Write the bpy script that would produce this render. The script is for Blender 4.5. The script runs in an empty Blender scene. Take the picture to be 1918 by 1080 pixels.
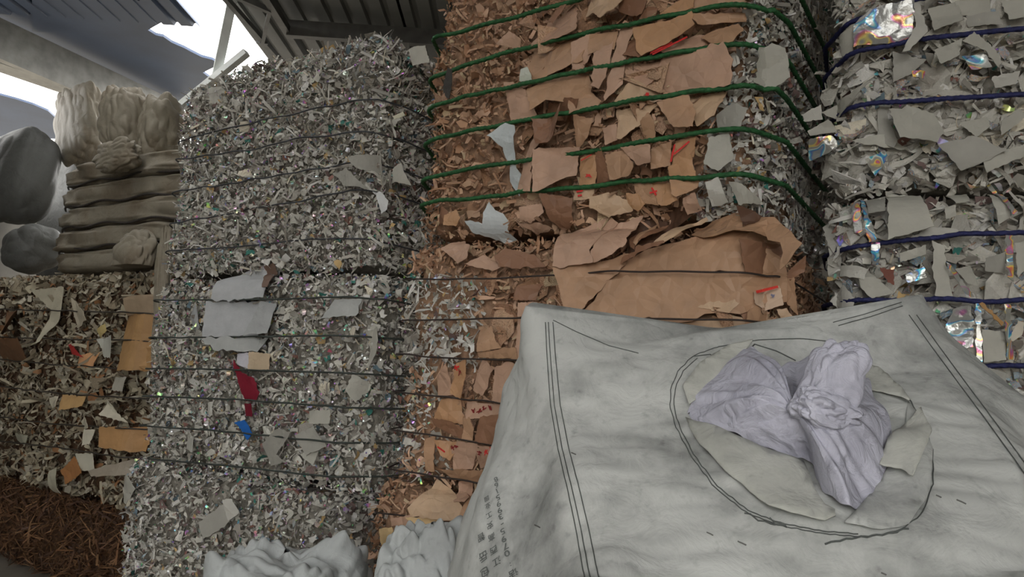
import bpy, bmesh, math, random
import numpy as np
from mathutils import Vector, Matrix
from mathutils.geometry import delaunay_2d_cdt
from mathutils.bvhtree import BVHTree

S = bpy.context.scene
C = S.collection
rng = np.random.default_rng(7)
random.seed(7)

# ------------------------------------------------------------------ camera
CAM = np.array([0.0, 0.0, 1.6])
PITCH, ROLL, LENS = math.radians(6.8), math.radians(3.7), 26.0
FPX = LENS / 36.0 * 1918.0
_F = np.array([0, math.cos(PITCH), math.sin(PITCH)])
_R = np.array([1.0, 0, 0])
_U = np.array([0, -math.sin(PITCH), math.cos(PITCH)])
CR = math.cos(ROLL) * _R + math.sin(ROLL) * _U
CU = math.cos(ROLL) * _U - math.sin(ROLL) * _R
cd = bpy.data.cameras.new('camera'); cd.lens = LENS; cd.sensor_width = 36; cd.sensor_fit = 'HORIZONTAL'
cd.clip_end = 400
co = bpy.data.objects.new('camera', cd); C.objects.link(co)
co.matrix_world = Matrix(((CR[0], CU[0], -_F[0], CAM[0]), (CR[1], CU[1], -_F[1], CAM[1]),
                          (CR[2], CU[2], -_F[2], CAM[2]), (0, 0, 0, 1)))
S.camera = co

# ------------------------------------------------------------------ sky, exposure
w = bpy.data.worlds.new('overcast_sky'); S.world = w; w.use_nodes = True
bg = w.node_tree.nodes['Background']
bg.inputs[0].default_value = (1.0, 0.985, 0.95, 1); bg.inputs[1].default_value = 6.2
S.view_settings.view_transform = 'Standard'; S.view_settings.look = 'None'
S.view_settings.gamma = 1.0; S.view_settings.use_curve_mapping = False
S.view_settings.exposure = 0.06

# ------------------------------------------------------------------ pixel helpers
def ray(x, y):
    d = _F * FPX + CR * (x - 959.0) - CU * (y - 540.0)
    return d / np.linalg.norm(d)
def at_z(x, y, z):
    d = ray(x, y); return CAM + d * ((z - CAM[2]) / d[2])
def at_y(x, y, Y):
    d = ray(x, y); return CAM + d * (Y / d[1])
def project(P):
    q = np.asarray(P) - CAM
    f = q @ _F
    return 959 + FPX * (q @ CR) / f, 540 - FPX * (q @ CU) / f

def lin(c):
    c = np.asarray(c, float) / 255.0
    return np.where(c <= 0.04045, c / 12.92, ((c + 0.055) / 1.055) ** 2.4)

# ------------------------------------------------------------------ materials
def new_mat(name):
    m = bpy.data.materials.new(name); m.use_nodes = True
    nt = m.node_tree
    return m, nt, nt.nodes['Principled BSDF']
def node(nt, t, **kw):
    n = nt.nodes.new(t)
    for k, v in kw.items(): setattr(n, k, v)
    return n
def bump(nt, b, scale, strength, dist=0.01, detail=4, coord='Object', kind='noise'):
    tc = node(nt, 'ShaderNodeTexCoord')
    if kind == 'noise':
        n = node(nt, 'ShaderNodeTexNoise'); n.inputs['Scale'].default_value = scale; n.inputs['Detail'].default_value = detail
        out = n.outputs['Fac']
    elif kind == 'crease':
        n = node(nt, 'ShaderNodeTexVoronoi', feature='DISTANCE_TO_EDGE'); n.inputs['Scale'].default_value = scale
        out = n.outputs['Distance']
    nt.links.new(tc.outputs[coord], n.inputs['Vector'])
    bp = node(nt, 'ShaderNodeBump'); bp.inputs['Strength'].default_value = strength; bp.inputs['Distance'].default_value = dist
    nt.links.new(out, bp.inputs['Height']); nt.links.new(bp.outputs[0], b.inputs['Normal'])
    return tc
def vary(nt, b, src, scale, lo, hi, coord='Object', detail=5):
    """multiply a colour socket by a noise between lo and hi"""
    tc = node(nt, 'ShaderNodeTexCoord'); n = node(nt, 'ShaderNodeTexNoise')
    n.inputs['Scale'].default_value = scale; n.inputs['Detail'].default_value = detail
    nt.links.new(tc.outputs[coord], n.inputs['Vector'])
    mr = node(nt, 'ShaderNodeMapRange'); mr.inputs[1].default_value = .3; mr.inputs[2].default_value = .7
    mr.inputs[3].default_value = lo; mr.inputs[4].default_value = hi
    nt.links.new(n.outputs['Fac'], mr.inputs[0])
    mx = node(nt, 'ShaderNodeMix', data_type='RGBA', blend_type='MULTIPLY'); mx.inputs[0].default_value = 1
    nt.links.new(src, mx.inputs[6]); nt.links.new(mr.outputs[0], mx.inputs[7])
    nt.links.new(mx.outputs[2], b.inputs['Base Color'])
def flat_mat(name, rgb, rough=.8, metal=0, lo=.75, hi=1.1, scale=6, bscale=40, bstr=.3):
    m, nt, b = new_mat(name)
    c = node(nt, 'ShaderNodeRGB'); c.outputs[0].default_value = (*lin(rgb), 1)
    vary(nt, b, c.outputs[0], scale, lo, hi)
    b.inputs['Roughness'].default_value = rough; b.inputs['Metallic'].default_value = metal
    bump(nt, b, bscale, bstr, .005)
    return m
def obj_mat(name, rough, lo, hi, scale, bscale, bstr, bdist, kind='noise', spec=.4, metal=0):
    m, nt, b = new_mat(name)
    oi = node(nt, 'ShaderNodeObjectInfo'); vary(nt, b, oi.outputs['Color'], scale, lo, hi)
    b.inputs['Roughness'].default_value = rough; b.inputs['Specular IOR Level'].default_value = spec
    b.inputs['Metallic'].default_value = metal
    bump(nt, b, bscale, bstr, bdist, kind=kind)
    return m
def col_mat(name, rough, metal, spec=.4):
    m, nt, b = new_mat(name)
    a = node(nt, 'ShaderNodeVertexColor', layer_name='Col'); nt.links.new(a.outputs[0], b.inputs['Base Color'])
    b.inputs['Roughness'].default_value = rough; b.inputs['Metallic'].default_value = metal
    b.inputs['Specular IOR Level'].default_value = spec
    return m

M = {}
M['paper_sheet'] = obj_mat('paper_sheet', .65, .9, 1.05, 14, 22, .35, .012)
M['kraft_sheet'] = obj_mat('kraft_paper', .55, .84, 1.08, 12, 16, .55, .02, kind='crease', spec=.45)
M['plastic_sheet'] = obj_mat('plastic_film', .3, .9, 1.05, 20, 18, .5, .02, spec=.6)
M['scrap'] = col_mat('loose_paper', .7, 0)
M['foil_scrap'] = col_mat('loose_foil', .25, .35)
M['rope'] = obj_mat('rope_fibre', .7, .55, 1.25, 60, 150, .8, .004)
M['wire'] = obj_mat('baling_wire', .6, .7, 1.1, 40, 90, .3, .002)
M['print'] = obj_mat('printed_ink', .7, .7, 1.1, 120, 90, .1, .001)
M['core_grey'] = flat_mat('packed_grey_paper', (146, 141, 131), lo=.5, hi=1.1, scale=35, bscale=60, bstr=.9)
M['core_kraft'] = flat_mat('packed_kraft_paper', (166, 132, 106), lo=.5, hi=1.1, scale=30, bscale=50, bstr=.9)
M['core_brown'] = flat_mat('packed_brown_fibre', (92, 66, 46), lo=.4, hi=1.1, scale=30, bscale=60, bstr=.9)

def rainbow_mat(name, scale, rough, sat):
    m, nt, b = new_mat(name)
    tc = node(nt, 'ShaderNodeTexCoord'); oi = node(nt, 'ShaderNodeObjectInfo')
    n = node(nt, 'ShaderNodeTexNoise'); n.inputs['Scale'].default_value = scale; n.inputs['Detail'].default_value = 1
    n.inputs['Distortion'].default_value = 1.2
    nt.links.new(tc.outputs['Object'], n.inputs['Vector'])
    ad = node(nt, 'ShaderNodeMath', operation='MULTIPLY_ADD'); ad.inputs[1].default_value = 2.2
    nt.links.new(n.outputs['Fac'], ad.inputs[0]); nt.links.new(oi.outputs['Random'], ad.inputs[2])
    fr = node(nt, 'ShaderNodeMath', operation='FRACT'); nt.links.new(ad.outputs[0], fr.inputs[0])
    cr = node(nt, 'ShaderNodeValToRGB'); nt.links.new(fr.outputs[0], cr.inputs[0])
    e = cr.color_ramp.elements
    stops = [(0, (168, 168, 164)), (.22, (160, 162, 160)), (.29, (84, 124, 196)), (.36, (110, 200, 210)), (.42, (236, 240, 236)), (.48, (168, 168, 162)),
             (.66, (160, 158, 152)), (.72, (240, 220, 120)), (.77, (226, 140, 110)), (.83, (176, 110, 160)), (.88, (168, 168, 164)), (1, (168, 168, 164))]
    e[0].position = 0; e[1].position = 1
    for p, c in stops[1:-1]: e.new(p)
    for el, (p, c) in zip(sorted(e, key=lambda q: q.position), stops):
        g = np.mean(c); cc = [g + (v - g) * sat for v in c]
        el.color = (*lin(np.clip(cc, 0, 255)), 1)
    nt.links.new(cr.outputs[0], b.inputs['Base Color'])
    b.inputs['Metallic'].default_value = .4; b.inputs['Roughness'].default_value = rough
    bump(nt, b, 25, .4, .01)
    return m
M['foil'] = rainbow_mat('rainbow_foil', 16, .25, 1.2)
M['foil_big'] = rainbow_mat('rainbow_foil_sheet', 8, .25, .9)

# ------------------------------------------------------------------ object helpers
def tag(o, label, cat, group=None, kind=None):
    o['label'] = label; o['category'] = cat
    if group: o['group'] = group
    if kind: o['kind'] = kind
    return o
def empty(name, loc, rz=0):
    o = bpy.data.objects.new(name, None); C.objects.link(o)
    o.location = loc; o.rotation_euler = (0, 0, rz); o.empty_display_size = .1
    return o
def mesh_np(name, verts, faces, mat, smooth=False, col=None):
    """faces: (n,k) int array or list of lists"""
    me = bpy.data.meshes.new(name)
    if isinstance(faces, np.ndarray):
        n, k = faces.shape
        me.vertices.add(len(verts)); me.vertices.foreach_set('co', np.asarray(verts, np.float32).ravel())
        me.loops.add(n * k); me.loops.foreach_set('vertex_index', faces.astype(np.int32).ravel())
        me.polygons.add(n); me.polygons.foreach_set('loop_start', np.arange(n, dtype=np.int32) * k)
        me.polygons.foreach_set('loop_total', np.full(n, k, np.int32))
        me.update(calc_edges=True)
    else:
        me.from_pydata([tuple(v) for v in verts], [], faces)
    if col is not None:
        a = me.color_attributes.new('Col', 'FLOAT_COLOR', 'POINT')
        c4 = np.ones((len(verts), 4), np.float32); c4[:, :3] = col
        a.data.foreach_set('color', c4.ravel())
    if mat: me.materials.append(mat)
    if smooth: me.polygons.foreach_set('use_smooth', np.ones(len(me.polygons), bool))
    me.validate()
    return me
def link(name, me, parent=None, color=None):
    o = bpy.data.objects.new(name, me); C.objects.link(o)
    if parent: o.parent = parent
    if color is not None: o.color = (*lin(color), 1)
    return o
class MB:
    def __init__(s): s.v, s.f = [], []
    def add(s, vs, fs):
        b = len(s.v); s.v += [tuple(map(float, q)) for q in vs]; s.f += [[b + i for i in q] for q in fs]
    def beam(s, a, b, wd, ht, up=(0, 0, 1)):
        a, b = Vector(a), Vector(b); t = (b - a).normalized(); sd = t.cross(Vector(up)).normalized(); u = sd.cross(t)
        vs = []
        for p in (a, b):
            for i, j in ((-1, -1), (1, -1), (1, 1), (-1, 1)): vs.append(p + sd * (i * wd / 2) + u * (j * ht / 2))
        s.add(vs, [[0, 1, 2, 3], [7, 6, 5, 4], [0, 4, 5, 1], [1, 5, 6, 2], [2, 6, 7, 3], [3, 7, 4, 0]])
    def box(s, x0, x1, y0, y1, z0, z1):
        s.add([(x0, y0, z0), (x1, y0, z0), (x1, y1, z0), (x0, y1, z0), (x0, y0, z1), (x1, y0, z1), (x1, y1, z1), (x0, y1, z1)],
              [[3, 2, 1, 0], [4, 5, 6, 7], [0, 1, 5, 4], [1, 2, 6, 5], [2, 3, 7, 6], [3, 0, 4, 7]])
    def build(s, name, mat, parent=None, color=None, smooth=False):
        me = mesh_np(name, s.v, s.f, mat, smooth)
        return link(name, me, parent, color)
def tube_np(path, rad, sides=6, lobes=0, twist=0.0):
    P = np.asarray(path, float); n = len(P)
    T = np.gradient(P, axis=0); T /= np.linalg.norm(T, axis=1)[:, None] + 1e-9
    up = np.tile([0.03, 0.02, 1.0], (n, 1))
    A = np.cross(T, up); A /= np.linalg.norm(A, axis=1)[:, None] + 1e-9
    B = np.cross(T, A)
    s = np.concatenate([[0], np.cumsum(np.linalg.norm(np.diff(P, axis=0), axis=1))])
    th = np.linspace(0, 2 * np.pi, sides, endpoint=False)
    r = np.full((n, sides), rad)
    if lobes: r = rad * (1 + .28 * np.cos(lobes * th[None, :] + twist * s[:, None]))
    V = P[:, None, :] + r[..., None] * (np.cos(th)[None, :, None] * A[:, None, :] + np.sin(th)[None, :, None] * B[:, None, :])
    i, j = np.meshgrid(np.arange(n - 1), np.arange(sides), indexing='ij')
    j2 = (j + 1) % sides
    F = np.stack([i * sides + j, i * sides + j2, (i + 1) * sides + j2, (i + 1) * sides + j], -1).reshape(-1, 4)
    return V.reshape(-1, 3), F
def resample(pts, step):
    P = np.asarray(pts, float); d = np.concatenate([[0], np.cumsum(np.linalg.norm(np.diff(P, axis=0), axis=1))])
    n = max(3, int(d[-1] / step)); t = np.linspace(0, d[-1], n)
    return np.stack([np.interp(t, d, P[:, k]) for k in range(P.shape[1])], 1)
class Waves:
    """cheap smooth noise: sum of random plane waves"""
    def __init__(s, seed, freq, n=7):
        r = np.random.default_rng(seed); k = r.normal(size=(n, 3)); k /= np.linalg.norm(k, axis=1)[:, None]
        s.k = k * freq * r.uniform(.6, 1.6, (n, 1)); s.p = r.uniform(0, 6.28, n); s.n = n
    def __call__(s, P):
        P = np.atleast_2d(P)
        if P.shape[1] == 2: P = np.c_[P, np.zeros(len(P))]
        return np.sin(P @ s.k.T + s.p).sum(1) / math.sqrt(s.n)

# ------------------------------------------------------------------ the setting
concrete = flat_mat('dusty_concrete', (120, 114, 104), .9, scale=3, bscale=30)
metal_roof = flat_mat('grey_roof_metal', (104, 106, 104), .6, .0, lo=.8, hi=1.1, scale=2, bscale=8, bstr=.08)
metal_dark = flat_mat('slate_blue_roof_metal', (60, 76, 104), .55, .0, lo=.75, hi=1.1, scale=1.5, bscale=8, bstr=.08)
steel = flat_mat('galvanised_steel', (140, 139, 134), .5, .2, lo=.7, hi=1.1, scale=8, bscale=30, bstr=.1)
steel_pale = flat_mat('pale_painted_steel', (214, 218, 216), .5, 0, lo=.8, hi=1.05, scale=8, bscale=30, bstr=.1)
steel_dark = flat_mat('weathered_steel', (104, 104, 102), .6, .2, lo=.7, hi=1.1, scale=8, bscale=30, bstr=.1)
plaster = flat_mat('dirty_block_wall', (120, 116, 108), .9, scale=4, bscale=20)

m = MB(); m.box(-70, 70, -70, 70, -.12, 0)
tag(m.build('floor', concrete), 'dusty concrete floor under the stacked bales', 'floor', kind='structure')
m = MB(); m.box(-8, -2.3, 9.6, 9.8, 0, 2.6); m.box(-2.3, 4.8, 9.6, 9.8, 0, 5.0)
tag(m.build('wall_back', plaster), 'low dirty wall behind the bale stacks', 'wall', kind='structure')
m = MB(); m.box(-5.3, -5.1, -4.2, 6.6, 0, 5.0); m.box(-5.3, -5.1, 6.6, 9.6, 0, 3.1)  # added to shut out light from the left and darken that side
tag(m.build('wall_left_light_block', plaster), 'added side wall, mostly unseen, that blocks light from the left', 'wall', kind='structure')
m = MB(); m.box(1.2, 4.6, -4.2, -4.0, 0, 5.0); m.box(-5.1, -2.6, -4.2, -4.0, 0, 5.0); m.box(-2.6, 1.2, -4.2, -4.0, 4.4, 5.0)  # unseen, added to narrow the opening and shape the incoming light
tag(m.build('wall_front_light_block', plaster), 'added front wall behind the camera that narrows the light opening', 'wall', kind='structure')
m = MB(); m.box(4.6, 4.8, -4.2, 9.6, 0, 5.0)
tag(m.build('wall_right', plaster), 'dirty side wall to the right of the bales', 'wall', kind='structure')

ZR = 5.0
def corrugated(x0, x1, y0, y1, z, pitch=.19, rib=.035, edge=None):
    """sheet whose ribs run along y; edge(y)->x limits optional jagged side"""
    xs, zs = [], []
    x = x0
    while x < x1 - 1e-6:
        for dx, dz in ((0, 0), (.62, 0), (.70, rib), (.90, rib), (.98, 0)):
            q = x + dx * pitch
            if q <= x1: xs.append(q); zs.append(dz)
        x += pitch
    xs, zs = np.array(xs), np.array(zs); n = len(xs)
    V = np.concatenate([np.c_[xs, np.full(n, y0), z + zs], np.c_[xs, np.full(n, y1), z + zs],
                        np.c_[xs, np.full(n, y0), z + zs + .012], np.c_[xs, np.full(n, y1), z + zs + .012]])
    F = []
    for i in range(n - 1):
        F += [[i, n + i, n + i + 1, i + 1], [2 * n + i, 2 * n + i + 1, 3 * n + i + 1, 3 * n + i],
              [i, i + 1, 2 * n + i + 1, 2 * n + i], [n + i, 3 * n + i, 3 * n + i + 1, n + i + 1]]
    F += [[0, 2 * n, 3 * n, n], [n - 1, 2 * n - 1, 4 * n - 1, 3 * n - 1]]
    return V, F
ceil = empty('ceiling', (0, 4, ZR)); tag(ceil, 'corrugated metal shed roof with open slits to the white sky', 'roof', kind='structure')
def roof_sheet(x0, x1, y0, y1, z, mat, ang=0):
    V, F = corrugated(x0, x1 + .06, y0, y1, z); V = V - np.array([0, 4, ZR])
    o = link('roof_sheet', mesh_np('roof_sheet', V, F, mat), ceil)
    return o
roof_sheet(-2.95, -2.1, -4.2, 8.55, ZR + .02, metal_roof)
for k in range(8):
    roof_sheet(-2.1 + k * .85, -2.1 + (k + 1) * .85, -4.2, 8.9, ZR, metal_dark if k == 99 else metal_roof)
# left roof: slate sheets with a notched edge
roof_sheet(-5.7, -3.45, -4.2, 7.35, ZR, metal_dark)
def sheet_poly(name, pts, z, th, mat):
    P = [at_z(x, y, z) - np.array([0, 4, ZR]) for x, y in pts]; n = len(P)
    V = [tuple(p) for p in P] + [tuple(p + np.array([0, 0, th])) for p in P]
    F = [list(range(n))[::-1], list(range(n, 2 * n))] + [[i, (i + 1) % n, n + (i + 1) % n, n + i] for i in range(n)]
    return link(name, mesh_np(name, V, F, mat), ceil)
sheet_poly('roof_sheet', [(60, 22), (268, 50), (278, 57), (292, 66), (306, 69), (322, 80), (345, 90), (360, 98), (378, 107), (398, 112), (410, 119),
                          (405, 124), (380, 136), (395, 147), (350, 190), (330, 215), (180, 165), (0, 75), (-120, 20), (-120, -30)], ZR + .03, .03, metal_dark)
sheet_poly('roof_sheet', [(250, -6), (258, 1), (270, 4), (280, 14), (300, 24), (310, 30), (316, 33), (306, 40), (276, 57), (60, 60), (60, -40)], ZR + .01, .015, metal_dark)
sheet_poly('roof_sheet', [(0, 178), (30, 186), (62, 196), (90, 208), (110, 226), (150, 262), (-160, 250), (-160, 150)], ZR, .03, metal_dark)
m = MB()
a, b = at_z(-60, 48, ZR - .25), at_z(330, 222, ZR - .25)
m.beam(a - np.array([0, 4, ZR]), b - np.array([0, 4, ZR]), .10, .42)
m.build('purlin', steel, ceil)
m = MB()
a, b = at_z(-60, 104, ZR - .42), at_z(300, 228, ZR - .42)
m.beam(a - np.array([0, 4, ZR]), b - np.array([0, 4, ZR]), .30, .03)
m.build('purlin_flange', steel, ceil)
for yy in (1.2, 4.2, 7.05):
    m = MB(); m.beam((-2.4, yy - 4, -.1), (4.7, yy - 4, -.1), .08, .16); m.build('purlin', steel_dark, ceil)
# truss
tr = empty('roof_truss', (-2.6, 7.6, 4.6)); tag(tr, 'grey steel roof truss with slanted struts against the white sky', 'truss')
def strut(p1, Y1, p2, Y2, wd, mat, name='strut'):
    m = MB(); o = np.array([-2.6, 7.6, 4.6])
    m.beam(at_y(*p1, Y1) - o, at_y(*p2, Y2) - o, wd, wd * .8); return m.build(name, mat, tr)
def zstrut(p1, z1, p2, z2, wd, mat, name):
    m = MB(); o = np.array([-2.6, 7.6, 4.6])
    m.beam(at_z(*p1, z1) - o, at_z(*p2, z2) - o, wd, wd); return m.build(name, mat, tr)
strut((441, -30), 6.6, (404, 150), 7.2, .085, steel_pale)
strut((462, 98), 7.0, (330, 205), 7.2, .075, steel_pale)
zstrut((415, -12), 4.88, (540, 130), 4.88, .05, steel_dark, 'chord')
zstrut((484, -30), 4.88, (570, 108), 4.88, .07, steel_dark, 'chord')
zstrut((505, 20), 4.86, (492, 80), 4.86, .035, steel_dark, 'brace')
zstrut((445, -6), 4.86, (505, 20), 4.86, .05, steel_dark, 'brace')
zstrut((480, 79), 4.86, (502, 81), 4.86, .025, steel_dark, 'brace')

# ------------------------------------------------------------------ bales
def inside(px, py, pts):
    m = np.zeros(len(px), bool); n = len(pts)
    for i in range(n):
        (x0, y0), (x1, y1) = pts[i], pts[(i + 1) % n]
        if y0 == y1: continue
        m ^= ((y0 > py) != (y1 > py)) & (px < (x1 - x0) * (py - y0) / (y1 - y0) + x0)
    return m

K, K2, K3, K4, KSHADE = (188, 153, 130), (180, 143, 113), (140, 102, 78), (198, 168, 138), (96, 70, 55)  # last one is fold shade painted as very dark kraft
KO = (184, 142, 105)
G, G2, G3, W = (176, 174, 164), (160, 158, 150), (190, 188, 180), (206, 208, 208)
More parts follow.
